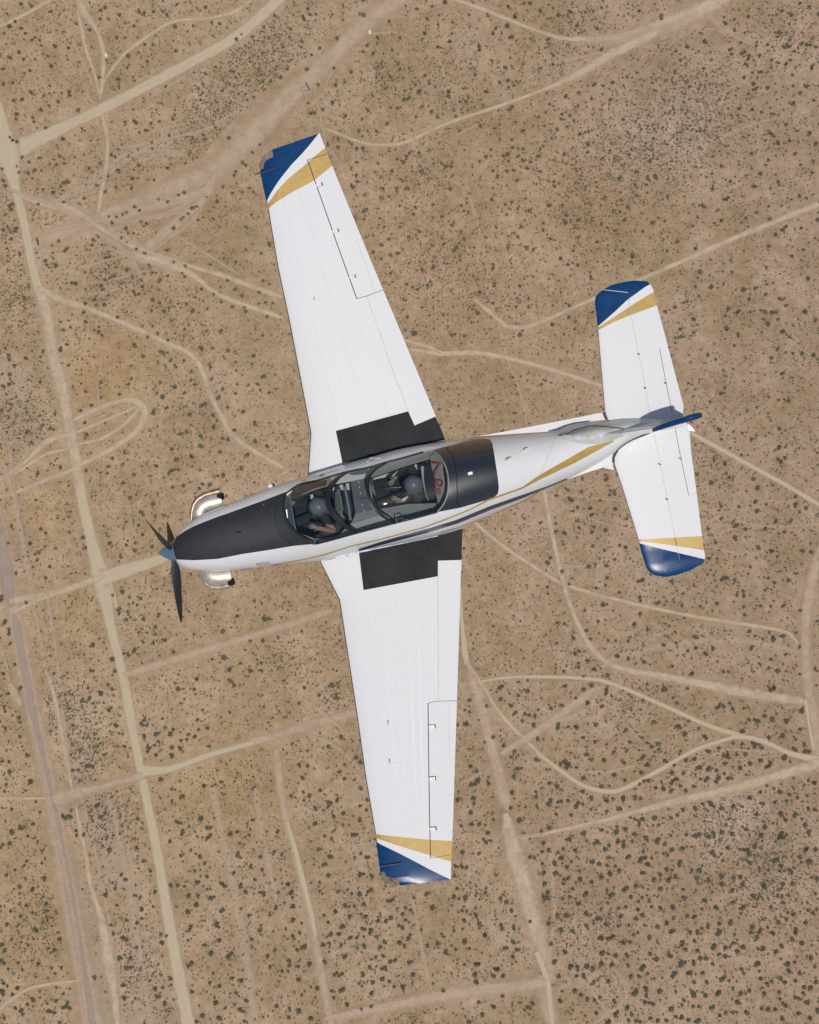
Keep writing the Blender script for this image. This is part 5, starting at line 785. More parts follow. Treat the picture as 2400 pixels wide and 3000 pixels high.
for pts, rr in (([(990,975),(1020,1110),(1045,1250),(1065,1400)], .020), ([(940,1095),(955,1190),(968,1275)], .010), ([(910,1010),(925,1080)], .02), ([(940,1270),(955,1340),(985,1370)], .02)):
    b_ = bmesh.new(); tube(b_, [P(x, y, .5) for x, y in cC(pts)], rr, 8); finish(from_bm('seat_rail', b_, cgrey, tub))
plate('lower_panel', cC([(1075,1445),(1430,1330),(1600,1420),(1240,1510),(1060,1535)]), .425, .02, mat('pale_cockpit_panel', (0.42,0.43,0.40), .6, var=.1), tub)
plate('glare_shield', cR([(182,720),(205,690),(238,800),(250,880),(232,870),(200,800)]), .5, .03, cpan, tub)
plate('screen_rim', cR([(195,765),(212,775),(245,862),(232,860),(205,800)]), .53, .015, cgrey, tub)
plate('rear_shelf', cR([(790,470),(850,440),(905,490),(945,560),(968,640),(978,760),(965,860),(935,940),(890,1005),(870,930),(842,780),(815,620)]), .50, .03, cgrey, tub)
plate('shelf_stripe', cR([(905,560),(915,558),(958,860),(948,862)]), .507, .01, mat('pale_yellow_line', (.45,.42,.13), .6), tub)
plate('shelf_groove', cR([(918,590),(926,600),(962,830),(955,832)]), .506, .01, cnavy, tub)
# rear seat
seat2 = plate('rear_seat', cR([(735,575),(790,565),(815,600),(840,700),(853,830),(850,890),(815,912),(775,905),(752,840),(735,700)]), .66, .75, mat('seat_black', (.010,.011,.016), .75), tub)
plate('headrest_side', cR([(700,580),(730,568),(742,700),(760,840),(782,915),(765,905),(738,820),(712,680)]), .60, .5, mat('seat_grey', (.36,.37,.36), .5), seat2)
seat1 = plate('front_seat', cC([(870,1040),(900,1030),(940,1060),(960,1180),(965,1300),(930,1330),(890,1320),(870,1200)]), .50, .6, mat('seat_green', (.10,.13,.08), .8, var=.3, vscale=20), tub)
def strap(pts, rr, m=red, z=.55, parent=None):
    b_ = bmesh.new(); tube(b_, [P(q[0], q[1], z) for q in cr_path([(*p, 0) for p in pts], 3)], rr, 8); return finish(from_bm('red_strap', b_, m, parent or tub))
strap(cR([(795,530),(850,538),(905,545)]), .014); strap(cR([(880,560),(855,600),(838,630),(850,655)]), .013)
strap(cR([(832,705),(860,712),(895,712),(918,730),(910,760),(895,778),(875,765),(865,735),(855,712)]), .011)
b_ = bmesh.new(); c_ = cR([(882, 828)])[0]; box(b_, P(*c_, .55), (.06, .085, .07), .2, .8); bmesh.ops.bevel(b_, geom=b_.edges[:], offset=.012, segments=2, affect='EDGES'); from_bm('red_handle', b_, red, tub)
strap(cR([(925,590),(940,650),(946,690)]), .007); strap(cR([(830,640),(845,740),(850,800)]), .006)

# markings, fittings on the fuselage
def bump_part(name, px, s, m, rz=.25, dz=0, tap=.7):
    b_ = bmesh.new(); box(b_, P(*px, FZ(*px) + s[2] / 2 + dz - .01), s, rz, tap); bmesh.ops.bevel(b_, geom=b_.edges[:], offset=min(s) * .25, segments=2, affect='EDGES'); return finish(from_bm(name, b_, m, fus))
ant = cT([(340,535),(215,606)])
def fin_blade(name, pts, m, parent, th):     # upright thin blade: pts = (px, z)
    b_ = bmesh.new(); k = [P(p[0], p[1], p[2]) for p in pts]; d = Vector((NX[0], -NX[1], 0)) * th / 2
    A_ = [b_.verts.new(q + d) for q in k]; C_ = [b_.verts.new(q - d) for q in k]; n_ = len(k)
    f1 = b_.faces.new(A_); f2 = b_.faces.new(C_[::-1])
    for i in range(n_): b_.faces.new((A_[i], C_[i], C_[(i+1) % n_], A_[(i+1) % n_]))
    bmesh.ops.recalc_face_normals(b_, faces=b_.faces); return from_bm(name, b_, m, parent)
for (x, y), L in ((ant[0], 20), (ant[1], 24)):
    z = FZ(x, y); fin_blade('antenna', [(x - L/2, y + L*.12, z - .02), (x + L/2, y - L*.12, z - .02), (x + L*.6, y - L*.2, z + .12), (x + L*.1, y - L*.1, z + .12)], cream, fus, .012)
    fillp = [(x - 13, y + 8), (x + 8, y + 3), (x + 6, y - 1), (x - 12, y + 1)]
    plate('antenna_base', fillp, lambda a, b: FZ(a, b) + .006, .01, cream, fus)
p = cN([(1043, 357)])[0]; bump_part('air_scoop', p, (.10, .06, .10), white, dz=-.02); bump_part('scoop_mouth', (p[0] + 8, p[1] - 3), (.03, .05, .07), flat_black)
p = cN([(985, 515)])[0]; bump_part('nose_fitting', p, (.04, .04, .02), cpan)
bump_part('hood_glint', cR([(1200, 645)])[0], (.075, .045, .02), mat('glint_white', (.8,.8,.82), .2), dz=.0)  # white block painted in for the sun highlight on the hood
p = cR([(215, 505)])[0]; b_ = bmesh.new(); tube(b_, [P(q[0], q[1], FZ(q[0], q[1]) + .005) for q in cr_path([(*a_, 0) for a_ in cR([(165,525),(178,500),(205,488),(235,492),(290,492)])], 3)], .009, 8); finish(from_bm('step_ring', b_, white, fus))
# exhaust stacks
for side_, path, hole, lip, rr in (
    ('s', [(588,1522,-.10),(582,1500,-.10),(592,1484,-.10),(612,1472,-.11),(650,1464,-.12)], (653,1452,-.10), [(561,1523,-.06),(562,1500,-.06),(568,1478,-.06),(580,1462,-.06),(600,1450,-.06),(622,1444,-.06),(646,1438,-.06)], [.10,.12,.135,.135,.12]),
    ('p', [(606,1664,-.10),(612,1680,-.10),(624,1688,-.10),(645,1690,-.11),(678,1686,-.12)], (684,1702,-.10), [(589,1676,-.12),(594,1694,-.12),(606,1712,-.12),(622,1720,-.12),(645,1719,-.12),(670,1714,-.12)], [.11,.13,.145,.145,.13])):
    b_ = bmesh.new(); tube(b_, [P(*q) for q in path], rr, 20, True, .75); ex = finish(from_bm('exhaust_stack', b_, metal, fus))
    b_ = bmesh.new(); tube(b_, [P(*q) for q in lip], [.018,.028,.034,.038,.042,.046,.048][:len(lip)], 10); finish(from_bm('exhaust_lip', b_, metal2 if side_ == 's' else metal, ex))
    hx, hy, hz = hole; b_ = bmesh.new(); tube(b_, [P(hx - 14, hy + 4, hz + .02), P(hx - 4, hy + 2, hz + .03), P(hx + 3, hy, hz + .03)], [.05, .052, .04], 14); finish(from_bm('exhaust_mouth', b_, flat_black, ex))
# wing-root step plate and belly tabs
bluef = mat('blue_fitting', (.03,.07,.28), .5)
for a_ in ((805,1062),(865,1056),(1090,1030)):
    q = cN([a_])[0]; b_ = bmesh.new(); box(b_, P(q[0], q[1]-1, -.12), (.07, .02, .04), .15); from_bm('belly_fitting', b_, bluef, fus)
# ---- propeller
prop = empty('propeller', (0, 0, 0)); prop.parent = AIR
b_ = bmesh.new(); prev = None; n_ = 28
for i in range(15):
    k = i / 14; t = 58 * k; r_px = 31.5 * (1 - (1 - k) ** 1.75) + .01
    c = xy(t, 11 * k); ring = []
    for j in range(n_):
        a = 2 * math.pi * j / n_; q = (c[0] + NX[0] * r_px * math.cos(a), c[1] + NX[1] * r_px * math.cos(a)); ring.append(b_.verts.new(P(q[0], q[1], r_px * S0 * math.sin(a))))
    if prev:
        for j in range(n_): b_.faces.new((prev[j], prev[(j+1) % n_], ring[(j+1) % n_], ring[j]))
    prev = ring
b_.faces.new(prev); bmesh.ops.remove_doubles(b_, verts=b_.verts, dist=.0008); bmesh.ops.recalc_face_normals(b_, faces=b_.faces)
finish(from_bm('spinner', b_, steelblue, prop))
hub = P(*xy(40, 9), 0); axv = Vector((-EX[0], EX[1] * -1 * -1, 0)); axv = (P(*xy(0, 0)) - P(*xy(100, 0))).normalized()
portv = (P(*xy(0, 100)) - P(*xy(0, 0))).normalized()
for deg in (2, 122, 242):
    a = math.radians(deg); rv = (portv * math.cos(a) + Vector((0, 0, 1)) * math.sin(a)).normalized(); sv = axv.cross(rv).normalized()
    b_ = bmesh.new(); prev = None; Rb = .94
    for i in range(16):
        k = i / 15; r = .10 + (Rb - .10) * k
        ch = .5 * ([.050, .060, .085, .098, .100, .098, .094, .090, .085, .080, .075, .070, .064, .056, .042, .012][i]); th_ = .018 * (1 - k) + .003
        tw = math.radians(62 - 34 * k); cv = sv * math.cos(tw) + axv * math.sin(tw); nv = rv.cross(cv).normalized()
        sweep = axv * (.105 * k) - axv * .01
        o_ = hub + rv * r + sweep; ring = []
        for j in range(12):
            q = 2 * math.pi * j / 12; ring.append(b_.verts.new(o_ + cv * ch * 1.5 * math.cos(q) + nv * th_ * math.sin(q)))
        if prev:
            for j in range(12): b_.faces.new((prev[j], prev[(j+1) % 12], ring[(j+1) % 12], ring[j]))
        else: b_.faces.new(ring)
        prev = ring
    b_.faces.new(prev[::-1]); bmesh.ops.recalc_face_normals(b_, faces=b_.faces); finish(from_bm('blade', b_, blade, prop))

# ---- wings and stabilisers
CU = [0,.0015,.005,.012,.025,.05,.09,.14,.2,.27,.35,.43,.51,.59,.67,.75,.83,.91,1.0]
def prof(c): return 5.2 * (0.2969 * math.sqrt(c) - 0.126 * c - 0.3516 * c * c + 0.2843 * c ** 3 - 0.1015 * c ** 4)
def surface(name, st, paints, objs, mats, tup, tlow, margin=34, le=2.6):
    """st: (LE px, TE px, z)"""
    fine = []
    for a, b_ in zip(st, st[1:]):
        L = math.hypot(b_[0][0]-a[0][0], b_[0][1]-a[0][1]); k = max(1, int(L / 26))
        for j in range(k):
            q = j / k; fine.append(tuple((a[i][0]+(b_[i][0]-a[i][0])*q, a[i][1]+(b_[i][1]-a[i][1])*q) for i in (0, 1)) + (a[2]+(b_[2]-a[2])*q,))
    fine.append(st[-1])
    m = bmesh.new(); prev = None; n_ = len(CU)
    for (lx, ly), (tx, ty), z in fine:
        chord = math.hypot(tx-lx, ty-ly) * S0; ring = []
        for c in CU: ring.append(m.verts.new(P(lx+(tx-lx)*c, ly+(ty-ly)*c, z + chord * tup * prof(c) + .004)))
        for c in CU[-2:0:-1]: ring.append(m.verts.new(P(lx+(tx-lx)*c, ly+(ty-ly)*c, z - chord * tlow * prof(c) - .002)))
        if prev:
            N_ = len(ring)
            for k in range(N_): m.faces.new((prev[k], prev[(k+1) % N_], ring[(k+1) % N_], ring[k]))
        else: m.faces.new(ring)
        prev = ring
    m.faces.new(prev[::-1]); bmesh.ops.recalc_face_normals(m, faces=m.faces)
    leshade = line([s[0] for s in st], le * 2)  # strip along the leading edge, coloured for its shaded rounding
    for poly, _ in paints: cut_poly(m, poly, margin)
    for _, poly in objs: cut_poly(m, poly, margin)
    if le: cut_poly(m, leshade, 14)
    kl = m.faces.layers.int.new('part')
    for f in m.faces:
        p = PX(f.calc_center_median())
        if le and inside(p, leshade): f.material_index = 1
        for poly, mi_ in paints:
            if inside(p, poly): f.material_index = mi_
        for k, (_, poly) in enumerate(objs):
            if inside(p, poly):
                f[kl] = k + 1
                if objs[k][0] == 'navigation_light': f.material_index = 7
    out = []
    for k in range(len(objs) + 1):
        b2 = m.copy(); l2 = b2.faces.layers.int['part']; bmesh.ops.delete(b2, geom=[f for f in b2.faces if f[l2] != k], context='FACES')
        out.append(finish(from_bm(name if k == 0 else objs[k-1][0], b2, mats, AIR if k == 0 else out[0]), 38))
    m.free()
    return out
seam2 = mat('paint_filled_seam', (0.60, 0.585, 0.57), 0.6)
WM = [white, edge_shade_trim, blue, gold, matte, gap, seam, lensm, chrome, seam2]
def panels(st, span_fr, chord_fr, w_=.7):
    out = []; tot = [0]
    for a, b_ in zip(st, st[1:]): tot.append(tot[-1] + math.hypot(b_[0][0]-a[0][0], b_[0][1]-a[0][1]))
    def pt(s_, c):
        q = s_ * tot[-1]
        for i in range(len(st) - 1):
            if q <= tot[i+1] + 1e-6:
                k = (q - tot[i]) / (tot[i+1] - tot[i]); L = [st[i][0][j] + (st[i+1][0][j]-st[i][0][j])*k for j in (0,1)]; T_ = [st[i][1][j] + (st[i+1][1][j]-st[i][1][j])*k for j in (0,1)]
                return (L[0] + (T_[0]-L[0])*c, L[1] + (T_[1]-L[1])*c)
    for c in chord_fr: out.append((line([pt(s_, c) for s_ in (.16,.3,.45,.6,.75,.88)], w_), 9))
    for s_ in span_fr: out.append((line([pt(s_, .03), pt(s_, .35), pt(s_, .68)], w_), 9))
    return out, pt
S = surface; RV = []
# upper (starboard) wing
zs = lambda y: -.30 + .10 * (1391 - y) / 1000
st = [((905,1440),(1370,1420),-.30),((902,1391),(1338,1375),-.30),((910,1269),(1298,1270),zs(1269)),((848,945),(1163,945),zs(945)),((813,780),(1093,778),zs(780)),((785,613),(1020,600),zs(613)),((764,512),(962,458),zs(512)),((760,482),(945,411),zs(482)),((770,455),(940,399),zs(455)),((797,438),(936.5,390),zs(438))]
lensS = cWA([(60,371),(90,355),(93,330),(100,310),(112,290),(130,275),(175,255),(165,196),(140,150),(0,180),(10,380)])
blueP = cWA([(40,380),(90,250),(165,150),(560,40),(556,62),(530,95),(470,170),(400,248),(330,320),(270,395),(220,460),(180,520),(150,570),(114,642),(90,640)])
goldP = cWA([(616,176),(585,200),(525,250),(430,335),(300,440),(200,550),(118,668),(126,705),(160,668),(200,638),(350,545),(520,455),(670,333)])
ail = cWA([(463,282),(525,472),(700,952),(878,1452),(905,1443),(1110,1372),(1075,1270),(930,940),(680,345),(632,228)])
g1_ = line(cWA([(464,282),(540,500),(700,955),(878,1452)]), 2.6); g2_ = line(cWA([(460,283),(540,258),(632,230)]), 1.5); g3_ = line(cWA([(875,1452),(908,1442),(960,1430),(1103,1376)]), 1.6)
fl = line(cWA([(962,1432),(1000,1540),(1065,1725)]) + cWC([(850,0),(1030,520),(1228,1052),(1292,1195),(1365,1392)]), 1.2)
tr = line(cWA([(928,950),(882,966),(1035,1395)]), .9)
walk = cWC([(497,1250),(1228,1052),(1292,1195),(1505,1105),(1680,1480),(1400,1560),(590,1700)])
flapo = cWA([(962,1432),(1000,1540),(1065,1725)]) + cWC([(850,0),(1030,520),(1228,1052),(1292,1195),(1365,1392),(1700,1392),(1510,1105),(1060,0)]) + cWA([(1110,1374)])
PL, pt_ = panels(st, (.22,.42,.62,.8), (.22,.46)); RV.append((list(st), pt_, [blueP, goldP, walk]))
S('wing', st, PL + [(fl,6),(tr,6),(blueP,2),(goldP,3),(walk,4),(g1_,5),(g2_,5),(g3_,5)], [('aileron', ail), ('flap', flapo), ('navigation_light', lensS)], WM, .075, .05)
# lower (port) wing
zp = lambda y: -.30 + .80 * (y - 1600) / 1000
st = [((925,1600),(1362,1500),-.30),((939,1649),(1355,1560),zp(1630)),((994,1758),(1350,1700),zp(1758)),((1046,2100),(1338,2090),zp(2100)),((1071,2279),(1332,2270),zp(2279)),((1099.4,2445),(1327,2425),zp(2445)),((1114,2555),(1322,2530),zp(2550)),((1118,2576),(1321.5,2555),zp(2570)),((1131,2589),(1321,2568),zp(2578)),((1172,2595),(1320.5,2576),zp(2585))]
lensP = cWB([(340,1872),(388,1872),(425,1865),(440,1905),(462,1922),(490,1930),(520,1928),(555,1924),(582,2006),(580,2090),(340,2060)])
blueP = cWB([(320,1560),(346,1570),(380,1592),(440,1622),(560,1680),(700,1752),(880,1848),(1070,1940),(1090,1990),(580,2080),(360,1960)])
goldP = cWB([(325,1494),(500,1515),(870,1552),(1110,1564),(1105,1772),(1000,1745),(880,1706),(740,1665),(600,1622),(470,1580),(325,1528)])
ail = cWB([(852,204),(905,188),(1160,176),(1120,1692),(880,1732)])
g1_ = line(cWB([(857,204),(863,700),(870,1200),(881,1732)]), 2.6); g2_ = line(cWB([(881,1730),(960,1722),(1093,1696)]), 1.2); g3_ = line(cWB([(853,205),(905,190),(960,184),(1150,178)]), 1.4)
fl = line(cWD([(1322,200),(1322,700),(1325,1200),(1326,1908)]), 1.2)
tr = line(cWB([(1063,185),(1066,500),(1070,748),(1126,748)]), .8)
walk = cWD([(515,340),(525,425),(570,790),(1321,650),(1322,492),(1564,485),(1590,100),(1320,150)])
flapo = cWD([(1322,150),(1322,700),(1325,1200),(1326,1908),(1520,1906),(1590,150)])
PL, pt_ = panels(st, (.22,.42,.62,.8), (.22,.46)); RV.append((list(st), pt_, [blueP, goldP, walk]))
S('wing', st, PL + [(fl,6),(tr,6),(blueP,2),(goldP,3),(walk,4),(g1_,5),(g2_,5),(g3_,5)], [('aileron', ail), ('flap', flapo), ('navigation_light', lensP)], WM, .075, .05)
rivm = mat('rivet_heads', (0.72, 0.72, 0.72), 0.18, coat=.8)
wings = [o for o in AIR.children if o.name.startswith('wing')]
# rivet rows
for wi, (st_, pt_, skip) in enumerate(RV):
    b_ = bmesh.new(); zf = zs if wi == 0 else zp
    for c in (.12, .23, .34, .45, .56, .64):
        for k in range(95):
            s_ = .10 + .84 * k / 95; x, y = pt_(s_, c)
            if any(inside((x, y), pl) for pl in skip): continue
            q = pt_(s_, 0); e_ = pt_(s_, 1); ch = math.hypot(e_[0]-q[0], e_[1]-q[1]) * S0
            r = bmesh.ops.create_cone(b_, cap_ends=True, segments=6, radius1=.0065, radius2=.003, depth=.004)
            bmesh.ops.translate(b_, verts=r['verts'], vec=P(x, y, zf(q[1]) + ch * .075 * prof(c) + .0055))
    o = from_bm('rivets', b_, rivm, wings[wi]); o['kind'] = 'stuff'
# hinge brackets
def wz(y): return (zs(y) if y < 1450 else zp(y))
for pts, wi, ang in ((cWA([(558,490),(695,880),(838,1268)]), 0, math.radians(20)), (cWB([(893,437),(897,950),(903,1448)]), 1, math.radians(1))):
    for x, y in pts:
        b_ = bmesh.new(); z = wz(y) + .09; c = P(x, y, z)
        box(b_, c + Vector((0, 0, -.03)), (.08, .04, .04), ang); bmesh.ops.bevel(b_, geom=b_.edges[:], offset=.008, segments=2, affect='EDGES'); hb = from_bm('hinge_bracket', b_, white, wings[wi])
        b_ = bmesh.new(); d = Vector((math.cos(ang), math.sin(ang), 0)); box(b_, c + d * .046 + Vector((0, 0, -.032)), (.014, .04, .04), ang); from_bm('hinge_slot', b_, gap, wings[wi])
# probes on the leading edge
for a_, b2, wi in ((cWA([(18,405)])[0], cWA([(95,380)])[0], 0), (cWB([(160,960)])[0], cWB([(242,940)])[0], 1), (cWB([(322,1837)])[0], cWB([(400,1812)])[0], 1)):
    z = wz(a_[1]) - .02; b_ = bmesh.new(); tube(b_, [P(*a_, z), P(*b2, z + .01)], [.008, .014], 8); finish(from_bm('probe', b_, chrome if wi else edge_shade_trim, wings[wi]))
for a_, b2, wi in ((cWA([(62,400)])[0], cWA([(225,345)])[0], 0), (cWB([(385,1815)])[0], cWB([(600,1782)])[0], 1)):
    b_ = bmesh.new(); tube(b_, [P(a_[0], a_[1], wz(a_[1]) + .045), P(b2[0], b2[1], wz(b2[1]) + .09)], [.010, .006], 6); finish(from_bm('tip_seam', b_, edge_shade_trim, wings[wi]))
for x, y in cWA([(513,1448)]) + cWB([(455,398), (472,785)]):
    b_ = bmesh.new(); z = wz(y) + .115; box(b_, P(x + 2, y, z), (.016, .05, .02), 0, .8); from_bm('tie_down', b_, seam, wings[0 if y < 1450 else 1])
# port wing-root fillet
plate('root_fillet', cWD([(140,468),(520,372),(1318,200),(1322,246),(1100,292),(530,412),(500,432),(150,500)]), lambda x, y: -.06, .03, filletm, AIR)
filletm_=0
plate('root_fillet', cWC([(575,1590),(1610,1352),(1605,1338),(1000,1478),(570,1578)]), -.04, .03, cgrey, AIR)
# horizontal stabilisers
SM = [white, edge_shade_trim, blue, gold, matte, gap, seam, cream]
zt = lambda y: .06
st = [((1790,1262),(2000,1236),.10),((1772,1204),(2003,1188),.08),((1753,982),(1957,1014),.07),((1748,925),(1935,930),.06),((1743,882),(1922,885),.05),((1746,868),(1917,858),.05),((1756,857),(1913,846),.05),((1768,848),(1909,838),.05),((1793,834),(1904,831.5),.05),((1828,826),(1897,826),.05),((1860,821.5),(1892,823.5),.05)]
blueP = cE([(150,300),(300,100),(900,100),(895,222),(858,240),(820,262),(720,335),(600,420),(420,590),(215,768),(150,700)])
goldP = cE([(935,322),(860,362),(780,412),(625,510),(430,640),(330,705),(215,782),(215,812),(300,770),(430,702),(640,615),(760,572),(990,488)])
hg = line(cE([(598,335),(640,600),(740,1110),(825,1537),(880,1850),(890,1920)]), 1.1)
hgk = line(cE([(598,335),(615,430)]), 1.6)
horn = line(cE([(285,295),(440,312),(605,332)]), 1.6)
tr = line(cE([(1005,1040),(1085,1475),(1165,1850)]), 1.5)
elevS = cE([(598,335),(640,600),(740,1110),(825,1537),(880,1850),(890,1990),(1500,1990),(900,150),(285,250),(285,295)])
eb = S('stabilizer', st, [(blueP,2),(goldP,3),(hg,6),(tr,5),(horn,7),(hgk,5)], [('elevator', elevS)], SM, .055, .045, le=1.5)
dots = cE([(743,1110),(825,1537)])
st = [((1915,1258),(2010,1238),.15),((1850,1286),(2018,1252),.14),((1815,1312),(2020.7,1268),.12),((1800,1340),(2023,1295),.11),((1799.5,1359),(2026,1330),.11),((1824,1430.6),(2037,1410),.12),((1870,1581),(2056,1560),.14),((1880,1620),(2063,1609),.14),((1890,1651),(2066.5,1632),.15),((1893,1661),(2065,1640),.15),((1900,1673),(2063,1646),.15),((1915,1684),(2050,1656),.15),((1940,1689.5),(2020,1672),.15),((1955,1690.5),(1985,1684),.15)]
blueP = cF([(440,1600),(530,1643),(700,1688),(985,1755),(1305,1832),(1400,1900),(1200,2150),(560,2150)])
goldP = cF([(500,1602),(950,1575),(1290,1558),(1300,1727),(970,1676),(700,1640),(500,1613)])
hg = line(cF([(700,345),(778,720),(862,1130),(955,1580),(1005,1842)]), 1.1)
hgk = line(cF([(950,1580),(970,1675)]), 2.0); hgb = line(cF([(970,1755),(1005,1842),(905,1925),(800,2015)]), 1.5)
tr = line(cF([(952,300),(1020,655),(1112,1085)]), 1.5); tr2 = line(cF([(1112,1083),(1205,1060)]), .8)
elevP = cF([(700,345),(778,720),(862,1130),(955,1580),(1005,1842),(905,1925),(800,2015),(900,2200),(1500,1900),(1300,150),(700,200)])
S('stabilizer', st, [(blueP,2),(goldP,3),(hg,6),(tr,5),(tr2,6),(hgk,5),(hgb,5)], [('elevator', elevP)], SM, .055, .045, le=1.5)
stabs = [o for o in AIR.children if o.name.startswith('stabilizer')]
for i, pts in enumerate((cE([(743,1110),(825,1537),(1085,1475)]), cF([(778,720),(862,1130),(1022,655)]))):
    for x, y in pts:
        b_ = bmesh.new(); r = bmesh.ops.create_cone(b_, cap_ends=True, segments=12, radius1=.011, radius2=.009, depth=.01); bmesh.ops.translate(b_, verts=b_.verts, vec=P(x, y, .165 if i == 0 else .23)); from_bm('hinge_bolt', b_, gap, stabs[i])
# root gap line of each stabiliser
def gapline(pts, z, parent, r=.008):
    b_ = bmesh.new(); tube(b_, [P(q[0], q[1], z) for q in cr_path([(*p, 0) for p in pts], 6)], r, 6); finish(from_bm('root_seal', b_, gap, parent))
gapline(cF([(240,715),(230,680),(238,620),(270,565),(330,510),(430,445),(540,400),(665,350)]), .24, stabs[1])
gapline(cT([(910,262),(918,285),(932,315),(945,328)]), .15, stabs[0])
# strakes ahead of the stabilisers
plate('strake', cT([(-60,458),(0,440),(300,385),(600,327),(910,265),(918,290),(938,318),(845,328),(720,346),(650,364),(590,390),(530,405),(250,422)]), .045, .03, white, fus)
plate('strake', cT([(560,778),(640,752),(800,697),(985,640),(975,605),(982,570),(1000,530),(880,560),(740,620),(600,700)]), .17, .03, white, fus)
plate('strake_wedge', cT([(905,668),(985,638),(1002,684)]), -.02, .02, white, fus)  # small plain white plate below the port strake
plate('tail_cone', cT([(1455,385),(1525,352),(1545,372),(1570,405),(1500,392)]), .02, .12, chrome, fus)
# fin with its fillet
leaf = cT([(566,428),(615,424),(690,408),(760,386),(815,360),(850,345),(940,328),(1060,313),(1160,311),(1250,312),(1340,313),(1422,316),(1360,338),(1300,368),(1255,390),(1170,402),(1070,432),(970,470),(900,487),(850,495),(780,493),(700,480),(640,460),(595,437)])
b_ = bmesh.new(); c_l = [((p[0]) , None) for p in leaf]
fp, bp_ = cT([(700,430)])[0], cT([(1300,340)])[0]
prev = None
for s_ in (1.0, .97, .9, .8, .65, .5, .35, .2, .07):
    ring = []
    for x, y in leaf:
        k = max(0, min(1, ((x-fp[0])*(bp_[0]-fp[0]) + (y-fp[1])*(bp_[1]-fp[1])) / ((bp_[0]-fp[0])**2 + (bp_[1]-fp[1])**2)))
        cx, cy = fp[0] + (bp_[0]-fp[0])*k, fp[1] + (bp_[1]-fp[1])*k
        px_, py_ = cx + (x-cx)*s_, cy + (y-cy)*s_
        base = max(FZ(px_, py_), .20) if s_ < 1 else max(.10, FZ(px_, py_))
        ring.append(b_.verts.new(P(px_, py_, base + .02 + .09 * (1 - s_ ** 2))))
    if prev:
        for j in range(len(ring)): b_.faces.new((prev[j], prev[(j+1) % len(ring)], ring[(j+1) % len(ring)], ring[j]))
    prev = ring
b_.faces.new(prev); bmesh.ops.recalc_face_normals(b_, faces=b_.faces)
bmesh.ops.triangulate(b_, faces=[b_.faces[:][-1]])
fil = finish(from_bm('fin_fillet', b_, fillet_grey, AIR), 60)
for pts in (cT([(805,365),(900,367),(1060,385),(1170,400)]), cT([(590,436),(690,400),(800,366)])):
    b_ = bmesh.new(); tube(b_, [P(q[0], q[1], FZ(q[0], q[1]) + .118) for q in cr_path([(*p, 0) for p in pts], 8)], .006, 6); finish(from_bm('fillet_seam', b_, gap, fil))
plate('stripe_panel', cT([(530,410),(590,394),(650,370),(720,350),(845,334),(790,368),(700,392),(640,402),(560,420)]), .33, .02, navy, fil)
def T(x, y): return cT([(x, y)])[0]
def blade3(name, prof_, mats, parent):   # prof_: list of (px, z, half thickness)
    b_ = bmesh.new(); d = Vector((NX[0], -NX[1], 0))
    A_ = [b_.verts.new(P(*p, z) + d * h) for p, z, h in prof_]; C_ = [b_.verts.new(P(*p, z) - d * h) for p, z, h in prof_]; n_ = len(prof_)
    f1 = b_.faces.new(A_); f2 = b_.faces.new(C_[::-1])
    for i in range(n_): b_.faces.new((A_[i], C_[i], C_[(i+1) % n_], A_[(i+1) % n_]))
    bmesh.ops.triangulate(b_, faces=[f1, f2]); bmesh.ops.recalc_face_normals(b_, faces=b_.faces); return from_bm(name, b_, mats, parent)
fin = blade3('fin', [(T(870,440), .40, .02), (T(1050,428), .85, .022), (T(1255,400), 1.10, .026), (T(1320,376), 1.16, .032), (T(1330,340), .20, .034), (T(1000,420), .30, .05)], white, AIR)
# blue cap: rounded bar
def bar(name, pts, m, parent, n=14):     # pts (px, z, half width, half height)
    b_ = bmesh.new(); d = Vector((NX[0], -NX[1], 0)); prev = None
    for p, z, hw, hh in pts:
        o_ = P(*p, z); ring = [b_.verts.new(o_ + d * hw * math.cos(2*math.pi*j/n) + Vector((0, 0, 1)) * hh * math.sin(2*math.pi*j/n)) for j in range(n)]
        if prev:
            for j in range(n): b_.faces.new((prev[j], prev[(j+1) % n], ring[(j+1) % n], ring[j]))
        else: b_.faces.new(ring)
        prev = ring
    b_.faces.new(prev[::-1]); bmesh.ops.recalc_face_normals(b_, faces=b_.faces); return finish(from_bm(name, b_, m, parent), 60)
cap = bar('fin_cap', [(T(1252,396), 1.06, .006, .01), (T(1262,396), 1.10, .024, .05), (T(1290,384), 1.20, .031, .09), (T(1350,362), 1.32, .038, .10), (T(1430,336), 1.42, .042, .10), (T(1520,310), 1.46, .042, .10), (T(1585,292), 1.47, .040, .09), (T(1606,286), 1.47, .034, .07)], blue, fin)
bar('tail_light', [(T(1602,287), 1.47, .036, .05), (T(1613,285), 1.46, .030, .04)], flat_black, fin)
rud = blade3('rudder', [(T(1345,366), 1.30, .034), (T(1580,294), 1.40, .030), (T(1545,305), .5, .02), (T(1505,318), -.10, .012), (T(1400,342), .05, .022)], blue, fin)
print('air done', sum(len(o.data.polygons) for o in bpy.data.objects if o.type == 'MESH'))
